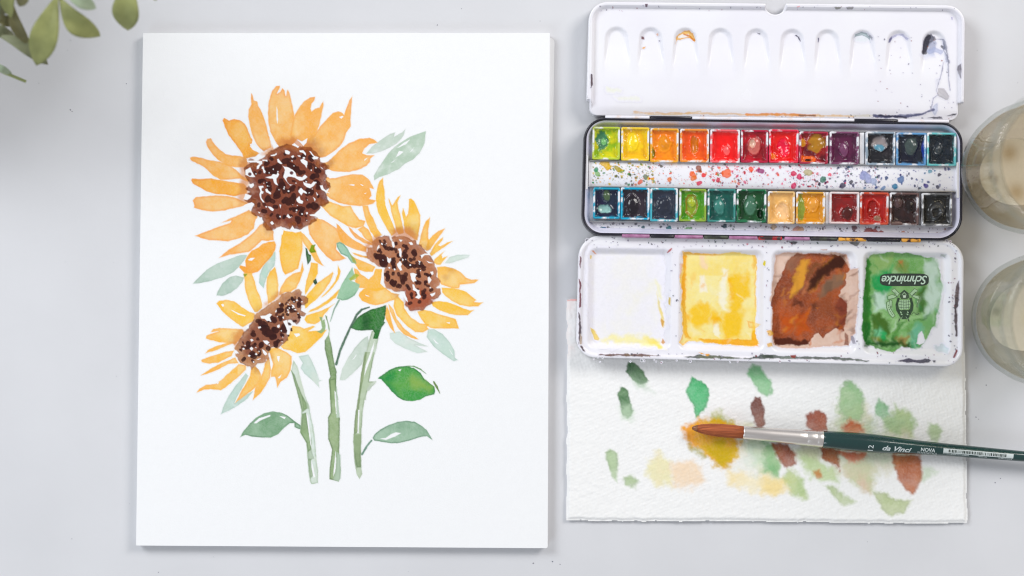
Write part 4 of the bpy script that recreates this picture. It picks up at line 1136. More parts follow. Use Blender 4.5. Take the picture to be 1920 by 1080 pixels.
for s, c, sf, al in [("795,215 818,250 814,500 812,800 772,852 750,760 764,500", (56, 128, 48), 3, .8), ("770,852 1120,842 1130,870 1000,882 850,884", (28, 76, 28), 6, .95), ("760,700 800,690 830,860 780,858", (30, 110, 44), 6, .8), ("840,350 920,320 990,350 960,460 860,480 830,430", (34, 160, 88), 6, .75),
                     ("820,650 880,635 950,690 975,780 960,800 900,720 830,720", (66, 104, 36), 4, .8), ("1195,420 1230,450 1226,620 1190,640", (62, 106, 46), 4, .75), ("1240,220 1310,250 1350,420 1320,600 1250,640 1240,500", (208, 228, 216), 7, .6), ("850,500 940,480 950,590 840,610", (204, 228, 212), 6, .7)]:
    wet("E2", s, c, None, sf, al, 3, 0.1, 4)
cw.lift(pts("1182,785 1208,758 1232,832 1222,850 1190,872 1165,860", *ET["E2"]), soft=0.8, wob=1.5, own=True)
wet("E2", "1300,880 1350,860 1400,890 1390,930 1330,920", (196, 216, 218), None, 2, .6, 3, .3, 5)
# dried grime along the rim and between the wells
for t, s, c, c2 in [
    ("E1", "104,190 118,220 112,290 103,260", (96, 20, 40), None), ("E1", "104,370 118,400 119,580 105,592", (104, 18, 44), None),
    ("E1", "102,615 115,650 116,780 100,862", (60, 34, 48), None), ("E1", "106,870 120,870 152,915 130,912", (70, 50, 52), None), ("E1", "108,780 122,800 128,860 110,860", (190, 170, 150), None),
    ("E1", "240,935 380,932 640,943 712,950 600,956 300,947", (92, 56, 50), (120, 96, 56)), ("E1", "890,956 1000,940 1150,950 1380,966 1500,938 1560,948 1562,972 1300,971 920,963", (56, 66, 60), (84, 92, 66)),
    ("E1", "1000,920 1090,940 1060,948", (240, 170, 70), None), ("E2", "0,935 40,945 300,957 560,960 800,985 780,993 540,976 200,970 0,970", (66, 72, 66), (110, 120, 110)),
    ("E2", "1000,990 1100,968 1150,980 1250,972 1268,985 1250,1000 1100,1000", (54, 48, 74), (70, 70, 84)), ("E2", "1278,985 1300,982 1302,998 1285,1000", (40, 38, 48), None),
    ("E2", "1452,420 1474,378 1480,450 1462,600 1470,800 1455,805 1440,650", (56, 38, 44), (90, 70, 70)), ("E2", "1425,965 1458,898 1466,918 1442,970", (120, 36, 40), None),
    ("E2", "215,945 250,942 245,962 225,960", (150, 60, 50), None), ("E2", "195,90 280,92 250,110 225,110", (60, 60, 64), (130, 130, 130)), ("E2", "650,95 730,95 710,125 690,125", (56, 60, 58), (140, 140, 140)),
    ("E2", "665,800 690,795 705,860 680,860", (150, 146, 160), (200, 198, 208)), ("E1", "150,80 172,72 178,78 155,92", (60, 62, 64), None), ("E1", "350,62 375,62 372,70 352,70", (50, 54, 56), None),
    ("E1", "765,170 800,142 790,160 770,178", (180, 80, 76), None), ("E1", "1355,108 1380,108 1370,118", (190, 40, 70), None), ("E1", "1490,235 1505,240 1500,275 1488,265", (216, 206, 90), None),
    ("E2", "430,148 485,150 480,156 435,155", (196, 160, 140), None), ("E2", "1340,180 1390,185 1380,215 1345,200", (200, 206, 204), None), ("E2", "10,225 28,235 22,272 8,262", (226, 206, 80), None)]:
    wet(t, s, c, c2, 0.8, .95, 1.8, .2, 5)
r_ = np.random.default_rng(5)
for k in range(230):
    side = r_.random()
    if side < 0.45:
        x, y = r_.uniform(1110, 1790), r_.uniform(450, 464)
    elif side < 0.7:
        x, y = r_.uniform(1110, 1790), r_.uniform(662, 680)
    elif side < 0.85:
        x, y = r_.uniform(1780, 1797), r_.uniform(470, 660)
    else:
        x, y = r_.choice([1266, 1441, 1613]) + r_.normal(0, 5), r_.uniform(470, 660)
    c = [(40, 42, 48), (60, 60, 70), (120, 40, 50), (70, 90, 80), (150, 146, 160)][r_.integers(5)]
    rr = 0.5 + 1.1 * r_.random() ** 3
    cw.line(np.array([(x, y), (x + r_.normal(0, .8), y + r_.normal(0, .8))]), rr, A(c), soft=0.5, edge=0, wob=0.3, owner=5, alpha=.9)
names5 = {1: "paint_residue", 2: "yellow_paint_puddle", 3: "brown_paint_puddle", 4: "green_paint_puddle", 5: "paint_grime"}
for k in range(1, 6):
    cw.film(names5[k], k, lambda gx, gy: low_z(gx, gy) + 0.00010, LZ, M_wet if k in (2, 3, 4) else M_film, lower, kind="stuff" if k == 5 else None)

# marks on the upper lid
cu = Canvas(1102, 4, 1806, 226, 1.0, WH, 61)
UT = dict(U1=(1080, 0, 4.695), U2=(1440, 0, 4.695))


def mark(t, s, c, c2=None, soft=0.8, alpha=.95, wob=1.4, edge=0.3, o=1, ec=None):
    cu.poly(pts(s, *UT[t]), A(c), col2=A(c2) if c2 else None, soft=soft, alpha=alpha, wob=wob, edge=edge, owner=o, edgecol=A(ec) if ec else None)


for a in [("U1", "880,380 885,330 910,290 960,265 1000,258 1035,285 1050,320 1052,365 1035,340 1000,325 960,330 900,345", (238, 176, 90), (244, 200, 110), .8, .95, 1.6, .5, 1, (196, 120, 40)),
          ("U1", "905,310 940,292 1000,290 1005,312 960,322 905,328", (240, 238, 240), None, .8, .95, 1, 0), ("U1", "575,310 600,318 608,338 582,336", (110, 60, 64), None),
          ("U1", "585,420 600,405 620,402 605,420", (240, 180, 110), None), ("U1", "710,290 725,285 732,302 718,306", (240, 200, 180), None), ("U1", "732,345 745,350 740,360", (90, 80, 90), None),
          ("U1", "610,36 628,36 625,58 612,56", (84, 44, 66), None), ("U1", "130,645 145,650 148,720 150,745 130,775", (90, 30, 44), (60, 40, 50)), ("U1", "1605,280 1630,285 1632,298 1612,292", (86, 84, 96), None),
          ("U1", "500,995 600,992 900,1000 1100,972 1105,980 960,1005 700,1012", (244, 214, 170), (246, 226, 196), 1.5), ("U1", "270,760 400,790 380,805 280,800", (240, 242, 216), None, 5, .7, 3, 0),
          ("U1", "340,850 560,850 560,880 380,880", (242, 243, 222), None, 5, .7, 3, 0), ("U1", "540,1012 575,1014 570,1026 540,1024", (240, 170, 70), None), ("U1", "1560,1010 1780,995 1783,1012 1600,1018", (242, 196, 160), None, 1.5),
          ("U2", "245,300 265,298 285,320 295,355 275,325", (50, 46, 70), None), ("U2", "447,325 462,318 458,360 448,368", (50, 48, 96), None),
          ("U2", "760,330 780,295 830,270 880,285 915,325 915,365 890,330 840,305 800,310", (176, 194, 198), (200, 214, 216), 1.2, .9, 1.5, .6, 1, (90, 110, 120)),
          ("U2", "765,345 800,315 870,310 905,345 860,360 800,358", (224, 232, 234), None, 2, .6, 2, 0), ("U2", "890,285 930,320 925,345 900,310", (120, 122, 134), None, 1.2, .7),
          ("U2", "1068,368 1075,335 1100,315 1110,330 1090,365", (58, 54, 110), (110, 110, 150)), ("U2", "1100,315 1150,290 1200,290 1250,330 1240,350 1190,310 1150,305 1110,330", (198, 198, 222), None, 1.2, .8, 1.5, .5, 1, (130, 130, 170)),
          ("U2", "1372,450 1372,370 1395,320 1450,290 1480,310 1490,340 1440,380 1410,440 1385,480", (58, 58, 74), (110, 112, 128), 1.5, .95, 2, .4), ("U2", "1440,380 1490,340 1500,370 1470,470 1410,480", (168, 172, 194), (205, 206, 222), 2.5, .9, 3, .2),
          ("U2", "1470,320 1500,335 1490,350", (150, 146, 150), None), ("U2", "1360,470 1470,460 1480,490 1380,505", (196, 200, 226), (220, 222, 236), 2.5, .8, 4, 0),
          ("U2", "1540,390 1570,410 1560,430 1535,400", (120, 120, 130), None), ("U2", "1560,440 1590,480 1600,540 1575,545 1570,490", (176, 178, 200), None, 1.5, .8),
          ("U2", "1500,770 1560,775 1605,840 1590,880 1540,860 1500,840", (206, 202, 206), (190, 188, 194), 1.2, .9, 1.5, .5, 1, (140, 136, 142)), ("U2", "1490,690 1530,680 1510,740 1490,760", (226, 226, 238), None, 2, .7),
          ("U2", "1460,930 1500,905 1505,970 1480,1015 1455,980", (204, 208, 228), None, 1.2, .9, 1.5, .4), ("U2", "1680,575 1700,560 1705,600 1698,690 1688,650 1672,610", (180, 178, 186), (110, 100, 110), .8, .9, 1, .6, 1, (60, 56, 66)),
          ("U2", "580,62 645,62 640,78 600,78", (150, 148, 140), None), ("U2", "683,62 752,62 745,78 700,78", (160, 158, 160), None), ("U2", "240,52 280,55 262,66", (236, 150, 150), None), ("U2", "1622,148 1632,146 1630,170", (80, 60, 150), None),
          ("U2", "945,1012 1060,1005 1100,1020 1200,1000 1350,995 1430,960 1440,975 1340,1020 1180,1030 940,1036", (92, 92, 120), (160, 162, 190), 1.2, .9, 3, .3), ("U2", "0,1000 200,1005 290,1000 440,1008 440,1020 200,1024 0,1012", (246, 190, 140), (244, 160, 100), 1.5, .9, 2),
          ("U2", "280,1002 340,1000 330,1018 290,1018", (110, 110, 110), None, 1.2, .8), ("U2", "440,1010 900,1005 940,1015 900,1025 440,1022", (236, 230, 210), None, 2, .7), ("U2", "1420,1030 1540,1020 1550,1045 1480,1040", (50, 48, 60), (120, 118, 130)),
          ("U2", "1580,1010 1680,990 1660,1010 1600,1020", (90, 88, 96), None)]:
    mark(*a)
for s in ["1555,545 1545,610 1520,700 1490,790 1505,830 1465,860 1455,900", "1455,910 1440,960 1380,1000 1320,1005", "1500,335 1550,340 1565,400 1560,440 1595,500", "1595,560 1600,700 1612,790"]:
    P = pts(s, *UT["U2"])
    cu.line(P, 0.9, A(150, 152, 172), soft=0.8, wob=1.0, edge=0.2, owner=1, alpha=.85)
for k in range(120):
    x, y = (r_.uniform(1120, 1790), r_.choice([14, 218]) + r_.normal(0, 2.5)) if r_.random() < .6 else (r_.uniform(1640, 1798), r_.uniform(60, 222))
    cu.line(np.array([(x, y), (x + r_.normal(0, .7), y + r_.normal(0, .7))]), 0.4 + 0.9 * r_.random() ** 3, A([(60, 58, 70), (110, 108, 124), (150, 80, 60)][r_.integers(3)]), soft=0.5, edge=0, wob=.3, owner=1, alpha=.85)
for P, w_, c, al in [([(1190, 210), (1300, 212), (1420, 214), (1600, 217)], 1.6, (244, 206, 160), .8), ([(1400, 213), (1470, 214), (1530, 215.5)], 2.0, (244, 160, 96), .9), ([(1500, 215), (1530, 216)], 1.4, (96, 96, 100), .8),
                     ([(1640, 217), (1690, 218), (1730, 214), (1752, 204)], 2.4, (96, 98, 130), .9), ([(1650, 216), (1700, 219)], 2.0, (60, 58, 76), .9), ([(1744, 68), (1738, 84), (1736, 96)], 5.0, (44, 42, 54), .85),
                     ([(1744, 96), (1756, 92), (1768, 96)], 4.0, (176, 184, 216), .7), ([(1772, 74), (1777, 96), (1780, 116)], 1.6, (130, 132, 150), .8), ([(1768, 170), (1778, 180)], 4.5, (200, 196, 202), .7), ([(1284, 62), (1296, 66), (1302, 74)], 1.4, (214, 130, 40), .9)]:
    cu.line(np.array(P, float), w_, A(c), soft=1.2, wob=1.6, edge=0.2, owner=1, alpha=al, warp=2)
cu.own[sdf_poly(up_out, cu.GX, cu.GY) > -3] = 0
cu.film("paint_marks", 1, lambda gx, gy: up_z(gx, gy) + 0.00008, UZ, M_film, upper, kind="stuff")

# --- tray
KZ = 0.0150
tray = holder("tray", box_root, "black-rimmed tray with two rows of half pans and a splattered white channel")
tray_out = round_corners(np.array([(1096, 220), (1806, 229), (1805, 452), (1090, 441)], float), [40, 40, 46, 40], 12)
sweep("outer_rim", tray_out, [(0, 0.0006), (0, 0.0140), (0.8, 0.0148), (2.2, 0.0151), (4.2, 0.0149), (5.0, 0.0143), (5.2, 0.0125)], KZ, M_black, tray)
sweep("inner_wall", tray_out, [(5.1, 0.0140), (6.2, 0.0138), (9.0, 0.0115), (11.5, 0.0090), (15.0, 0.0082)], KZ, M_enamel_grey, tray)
slab("floor_plate", offset_poly(tray_out, 13), 0.0020, 0.0082, KZ, M_enamel, tray, bev=0.5)


def ty(px, y_at_1110):
    return y_at_1110 + (px - 1110) * 0.0145


chan = np.array([(1104, 301), (1797, 311), (1797, 358), (1104, 348)], float)
cxs = np.arange(1104, 1797.5, 3.0); cys = np.arange(299, 361, 1.5)
CGX, CGY = np.meshgrid(cxs, cys)


def chan_z(gx, gy):
    v = (gy - ty(gx, 324.5)) / 24.0
    return 0.0108 + 0.0010 * np.clip(1 - v * v, 0, 1)


grid_mesh("splash_channel", cxs, cys, chan_z(CGX, CGY), (np.abs(CGY - ty(CGX, 324.5)) < 24.2)[:-1, :-1], KZ, M_enamel, tray)
for ya, h in ((300.5, .0120), (349.0, .0120), (238.0, .0105), (414.0, .0105)):
    P = np.array([(1106, ya - 1.0), (1797, ty(1797, ya) - 1.0), (1797, ty(1797, ya) + 1.0), (1106, ya + 1.0)])
    slab("pan_rail", P, 0.0082, h, KZ, M_steel, tray, bev=0.4)
for P in ([(1098.5, 291), (1103, 291), (1102, 355), (1097.5, 355)], [(1794.5, 304), (1799, 304), (1799.5, 371), (1795, 371)]):
    slab("end_clip", round_corners(np.array(P, float), [1.5] * 4, 3), 0.0082, 0.0140, KZ, M_enamel, tray, bev=0.8)

# splatter in the channel and on the tray floor
cs = Canvas(1102, 222, 1800, 446, 1.0, WH, 81)
spl = np.random.default_rng(17)
zones = [(1110, 1230, [(226, 190, 40), (120, 150, 40), (60, 140, 80), (150, 140, 40), (240, 180, 60), (80, 90, 60)]),
         (1180, 1400, [(240, 120, 40), (236, 90, 50), (130, 140, 60), (120, 60, 80), (240, 160, 120), (110, 110, 100)]),
         (1330, 1540, [(200, 20, 60), (220, 40, 90), (160, 20, 70), (236, 90, 50), (110, 30, 60), (230, 110, 140)]),
         (1480, 1650, [(180, 30, 80), (60, 40, 80), (90, 90, 120), (40, 40, 60), (120, 140, 130), (220, 90, 110)]),
         (1580, 1790, [(40, 50, 90), (40, 70, 130), (50, 110, 150), (30, 30, 46), (90, 100, 150), (50, 40, 110)])]


def drip(x, y, r, c, o=1, al=.92):
    a = spl.uniform(0, 6.28)
    L = r * spl.uniform(0.2, 1.2)
    cs.line(np.array([(x, y), (x + L * math.cos(a), y + L * math.sin(a))]), [r, r * spl.uniform(.5, 1)], A(c), soft=0.6, edge=0.4, wob=0.5 + 0.2 * r, owner=o, alpha=al)


for k in range(1400):
    z0, z1, pal = zones[spl.integers(5)]
    x = spl.uniform(z0, z1)
    if x > 1650 and spl.random() < .35:
        continue
    y = ty(x, 324.5) + spl.uniform(-21, 21)
    drip(x, y, 0.45 + 2.0 * spl.random() ** 4, pal[spl.integers(len(pal))], al=spl.uniform(.75, 1.0))
for x, y, r, c in [(1135, 304, 9, (228, 182, 30)), (1161, 317, 5, (180, 160, 40)), (1120, 325, 5, (140, 180, 120)), (1118, 318, 4, (70, 150, 110)), (1211, 331, 4.5, (120, 130, 100)), (1241, 311, 3.5, (90, 80, 60)),
                   (1202, 340, 4, (236, 120, 90)), (1256, 336, 4, (240, 130, 60)), (1299, 326, 6, (242, 110, 50)), (1300, 334, 5, (242, 130, 70)), (1311, 314, 5, (150, 80, 50)), (1364, 324, 10, (240, 110, 60)),
                   (1320, 328, 4, (230, 60, 60)), (1348, 336, 3.5, (220, 40, 80)), (1311, 343, 4, (226, 40, 90)), (1430, 320, 4.5, (150, 50, 110)), (1410, 317, 4, (240, 90, 60)), (1490, 325, 6, (210, 30, 90)),
                   (1500, 330, 5, (214, 40, 100)), (1490, 347, 5, (220, 60, 110)), (1544, 336, 5.5, (60, 120, 100)), (1519, 323, 6, (190, 180, 140)), (1557, 327, 4, (236, 100, 120)), (1582, 347, 5.5, (60, 50, 80)), (1597, 341, 3.5, (60, 56, 70)),
                   (1622, 328, 8, (150, 156, 200)), (1629, 332, 7, (170, 176, 214)), (1640, 340, 6, (180, 190, 220)), (1691, 336, 6.5, (90, 120, 170)), (1664, 333, 4, (40, 70, 120)), (1680, 349, 5, (50, 130, 170)),
                   (1746, 321, 4, (120, 170, 190)), (1739, 348, 4, (80, 70, 150)), (1763, 327, 3, (30, 30, 60)), (1760, 349, 3, (60, 60, 90)), (1657, 354, 4, (120, 150, 190))]:
    drip(x, y, r, c)
for k in range(420):
    x = spl.uniform(1112, 1790)
    y = ty(x, 428) + spl.uniform(-11, 9)
    pal = [(30, 70, 76), (30, 40, 50), (40, 90, 60), (50, 50, 60)] if x < 1420 else [(60, 40, 44), (120, 60, 50), (40, 40, 46), (150, 110, 90), (90, 50, 60)]
    drip(x, y, 0.45 + 1.7 * spl.random() ** 3, pal[spl.integers(4)], o=2, al=spl.uniform(.6, .95))
for x, y, r, c in [(1256, 428, 5, (50, 120, 130)), (1294, 431, 7, (140, 180, 140)), (1208, 425, 3, (20, 90, 100)), (1129, 427, 3, (20, 110, 130)), (1135, 427, 2.5, (20, 80, 140)), (1361, 424, 4, (20, 70, 80)), (1498, 432, 9, (206, 150, 134)),
                   (1505, 430, 6, (200, 160, 130)), (1634, 436, 10, (150, 66, 60)), (1644, 436, 8, (150, 70, 66)), (1655, 437, 6, (156, 76, 70)), (1606, 426, 5, (120, 80, 84)), (1698, 437, 5, (200, 140, 120)), (1454, 424, 5, (216, 190, 160))]:
    drip(x, y, r, c, o=2)
for k in range(90):
    x = spl.uniform(1130, 1780)
    drip(x, ty(x, 230) + spl.uniform(-2, 4), 0.4 + 0.9 * spl.random() ** 3, (60, 58, 70), o=3, al=.8)
cs.own[(sdf_poly(tray_out, cs.GX, cs.GY) > -15.5) & (cs.own > 1)] = 0
cs.film("channel_splatter", 1, lambda gx, gy: chan_z(gx, gy) + 0.00006, KZ, M_film, tray, kind="stuff")
cs.film("floor_splatter", 2, lambda gx, gy: np.full(gx.shape, 0.00826), KZ, M_film, tray, kind="stuff")
cs.film("floor_splatter", 3, lambda gx, gy: np.full(gx.shape, 0.00826), KZ, M_film, tray, kind="stuff")


# --- hinges
def rod(name, a, b, r, z, zref, mat, parent, n=12):
    A0 = np.array([X(a[0], zref), Y(a[1], zref), z]); B0 = np.array([X(b[0], zref), Y(b[1], zref), z])
    u = (B0 - A0) / np.linalg.norm(B0 - A0)
    v = np.array([-u[1], u[0], 0]); w = np.array([0, 0, 1.0])
    V = []
    prof = [(0, .0), (0, .8), (.06, 1.0), (.94, 1.0), (1, .8), (1, 0)]
    Ln = np.linalg.norm(B0 - A0)
    for t, k in prof:
        tt = t * Ln if t in (0, 1) else (0.0003 if t < .5 else Ln - 0.0003)
        for i in range(n):
            an = 2 * math.pi * i / n
            V.append(A0 + u * tt + (v * math.cos(an) + w * math.sin(an)) * r * k)
    F = [(k * n + i, k * n + (i + 1) % n, (k + 1) * n + (i + 1) % n, (k + 1) * n + i) for k in range(len(prof) - 1) for i in range(n)]
    return mesh_obj(name, V, F, mat, parent)


M_mauve = mottled("mauve_stained_knuckle", A(190, 140, 176), A(150, 96, 130), 260, 0.4)
M_kred = mottled("red_stained_knuckle", A(60, 44, 46), A(210, 44, 60), 240, 0.4, lo=.45, hi=.55)
M_kor = mottled("orange_stained_knuckle", A(70, 40, 40), A(240, 176, 90), 330, 0.4, lo=.42, hi=.52)
M_kdk = mottled("dark_stained_knuckle", A(44, 40, 46), A(84, 92, 70), 300, 0.4, lo=.45, hi=.7)
M_kwh = mottled("white_stained_knuckle", A(238, 236, 244), A(232, 206, 186), 200, 0.35, lo=.5, hi=.8)
for x0, x1, m in [(1135, 1218, M_kwh), (1220, 1296, M_black), (1298, 1602, M_kwh), (1604, 1682, M_black), (1684, 1780, M_kwh)]:
    rod("hinge_knuckle", (x0, 219 + (x0 - 1135) * .0135), (x1, 219 + (x1 - 1135) * .0135), 3.2 * PX, 0.0142, KZ, m, box_root)
for x0, x1, m in [(1166, 1218, M_mauve), (1220, 1264, M_black), (1265, 1318, M_mauve), (1320, 1366, M_kdk), (1367, 1420, M_mauve), (1422, 1466, M_kred), (1471, 1518, M_mauve), (1520, 1570, M_kdk),
                  (1572, 1624, M_kor), (1626, 1688, M_black), (1690, 1726, M_kor)]:
    rod("hinge_knuckle", (x0, 442 + (x0 - 1166) * .0165), (x1, 442 + (x1 - 1166) * .0165), 3.3 * PX, 0.0150, KZ, m, box_root)

# --- maker's label and crest printed in the green well
LOGZ = LZ - 0.0016 - 0.0030 + 0.00022
ink, ntx, bx = new_mat("dark_print")
set_in(bx, Base_Color=(*A(50, 62, 54), 1), Roughness=0.45)
inkl, ntx, bx = new_mat("pale_print")
set_in(bx, Base_Color=(*A(206, 230, 212), 1), Roughness=0.45)
mid = np.array([1698.5, 524.5])
lab = []
for k in range(64):
    a = 2 * math.pi * k / 64
    ex = 3.4
    lab.append((mid[0] + 46 * np.sign(math.cos(a)) * abs(math.cos(a)) ** (2 / 6.0), mid[1] + 11.8 * np.sign(math.sin(a)) * abs(math.sin(a)) ** (2 / ex)))
logo_label = slab("logo_label", np.array(lab), LOGZ - 0.00005, LOGZ + 0.00003, LZ, ink, lower, bev=0.1)


def text_mesh(body, size, shear=0.0, bold=0.0, spacing=1.0):
    cu_ = bpy.data.curves.new("lettering", 'FONT')
    cu_.body = body
    cu_.size = size
    cu_.shear = shear
    cu_.offset = bold
    cu_.space_character = spacing
    cu_.align_x = 'CENTER'
    cu_.align_y = 'CENTER'
    cu_.resolution_u = 3
    ob = bpy.data.objects.new("lettering_tmp", cu_)
    COL.objects.link(ob)
    dg = bpy.context.evaluated_depsgraph_get()
    me = bpy.data.meshes.new_from_object(ob.evaluated_get(dg))
    bpy.data.objects.remove(ob)
    bm = bmesh.new(); bm.from_mesh(me)
    bmesh.ops.triangulate(bm, faces=bm.faces[:])
    V = np.array([v.co[:] for v in bm.verts]); F = [tuple(v.index for v in f.verts) for f in bm.faces]
    bm.free(); bpy.data.meshes.remove(me)
    return V, F


def place_flat_text(body, w_px, h_px, centre, rot, z, zref, mat, parent, shear=0.0, bold=0.0, spacing=1.0):
    V, F = text_mesh(body, 1.0, shear, bold, spacing)
    V[:, :2] -= (V[:, :2].max(0) + V[:, :2].min(0)) / 2
    ext = np.ptp(V[:, :2], axis=0)
    V[:, 0] *= w_px / ext[0]
    V[:, 1] *= h_px / ext[1]
    c, s = math.cos(rot), math.sin(rot)
    P = np.stack([centre[0] + V[:, 0] * c - V[:, 1] * s, centre[1] - (V[:, 0] * s + V[:, 1] * c)], 1)
    W = np.stack([X(P[:, 0], zref), Y(P[:, 1], zref), np.full(len(P), z)], 1)
    return mesh_obj("lettering", W, F, mat, parent, smooth=False)


place_flat_text("Schmincke", 86, 16.5, (1698.5, 525), math.pi, LOGZ + 0.00008, LZ, inkl, lower, shear=0.32, bold=0.012, spacing=0.92)
cc = Canvas(1660, 538, 1732, 606, 0.5, A(150, 190, 130), 91)
CT_ = (1600, 490, 6.3556)
INK = A(54, 70, 58)
PG = A(178, 208, 172)


def cp(s, c, soft=.35, o=1):
    cc.poly(pts(s, *CT_), c, soft=soft, wob=0.05, edge=0, owner=o)


def cl(s, w=0.45, c=INK):
    cc.line(pts(s, *CT_), w, c, soft=.3, wob=0.05, edge=0, owner=1)


# ribbons
for s in ("475,345 510,325 570,385 540,420", "430,415 480,395 540,420 500,440 430,455", "450,460 480,470 475,545 455,540", "415,490 450,470 460,560 515,650 485,675 440,620 415,550",
          "790,350 750,325 690,385 715,415", "800,415 740,400 715,415 760,440 805,455", "800,460 775,470 785,550 770,540"):
    cp(s, PG)
    q = s.split()
    cl(' '.join(q + q[:1]), 0.4)
# shield halves, barrel, helmet, tusks
cp("545,430 575,440 555,500 560,560 590,590 560,640 530,590 520,520", INK)
cp("715,430 685,440 700,500 695,560 665,590 700,640 728,590 738,520", INK)
cp("570,460 690,460 692,520 680,570 570,575 555,520", PG)
for x in (575, 595, 615, 635, 655, 675):
    cl("%d,462 %d,572" % (x, x), 0.35)
for y in (480, 515, 548):
    cl("562,%d 630,%d 690,%d" % (y, y + 8, y), 0.4)
cp("560,590 630,575 700,590 690,660 670,690 600,690 565,650", INK)
for x, y in ((580, 605), (665, 605), (590, 630), (660, 630)):
    cc.line(pts("%d,%d %d,%d" % (x, y, x + 8, y + 6), *CT_), 1.0, PG, soft=.3, wob=.1, edge=0, owner=1)
cl("600,660 570,690 560,715", 0.9); cl("650,660 672,690 682,715", 0.9)
cl("604,662 578,690", 0.35, PG); cl("646,662 664,690", 0.35, PG)
cp("580,385 625,340 675,385 690,430 660,450 590,450 570,420", A(70, 84, 70)); cl("580,385 625,345 675,385", 0.9)
cp("608,405 648,405 642,435 614,435", A(210, 226, 206))
cl("600,400 625,370 650,400", 0.5, PG)
cl("700,640 740,610 790,640 800,615", 0.5); cl("760,640 800,620", 0.5)
for k, (x, y) in enumerate([(432, 520), (436, 545), (444, 570), (454, 592), (466, 612), (478, 630), (510, 370), (522, 382), (740, 380), (752, 366), (728, 392)]):
    cl("%d,%d %d,%d %d,%d" % (x, y, x + 9, y + 5, x + 3, y + 10), 0.4)
cc.film("printed_crest", 1, lambda gx, gy: np.full(gx.shape, LOGZ + 0.00004), LZ, M_film, lower)

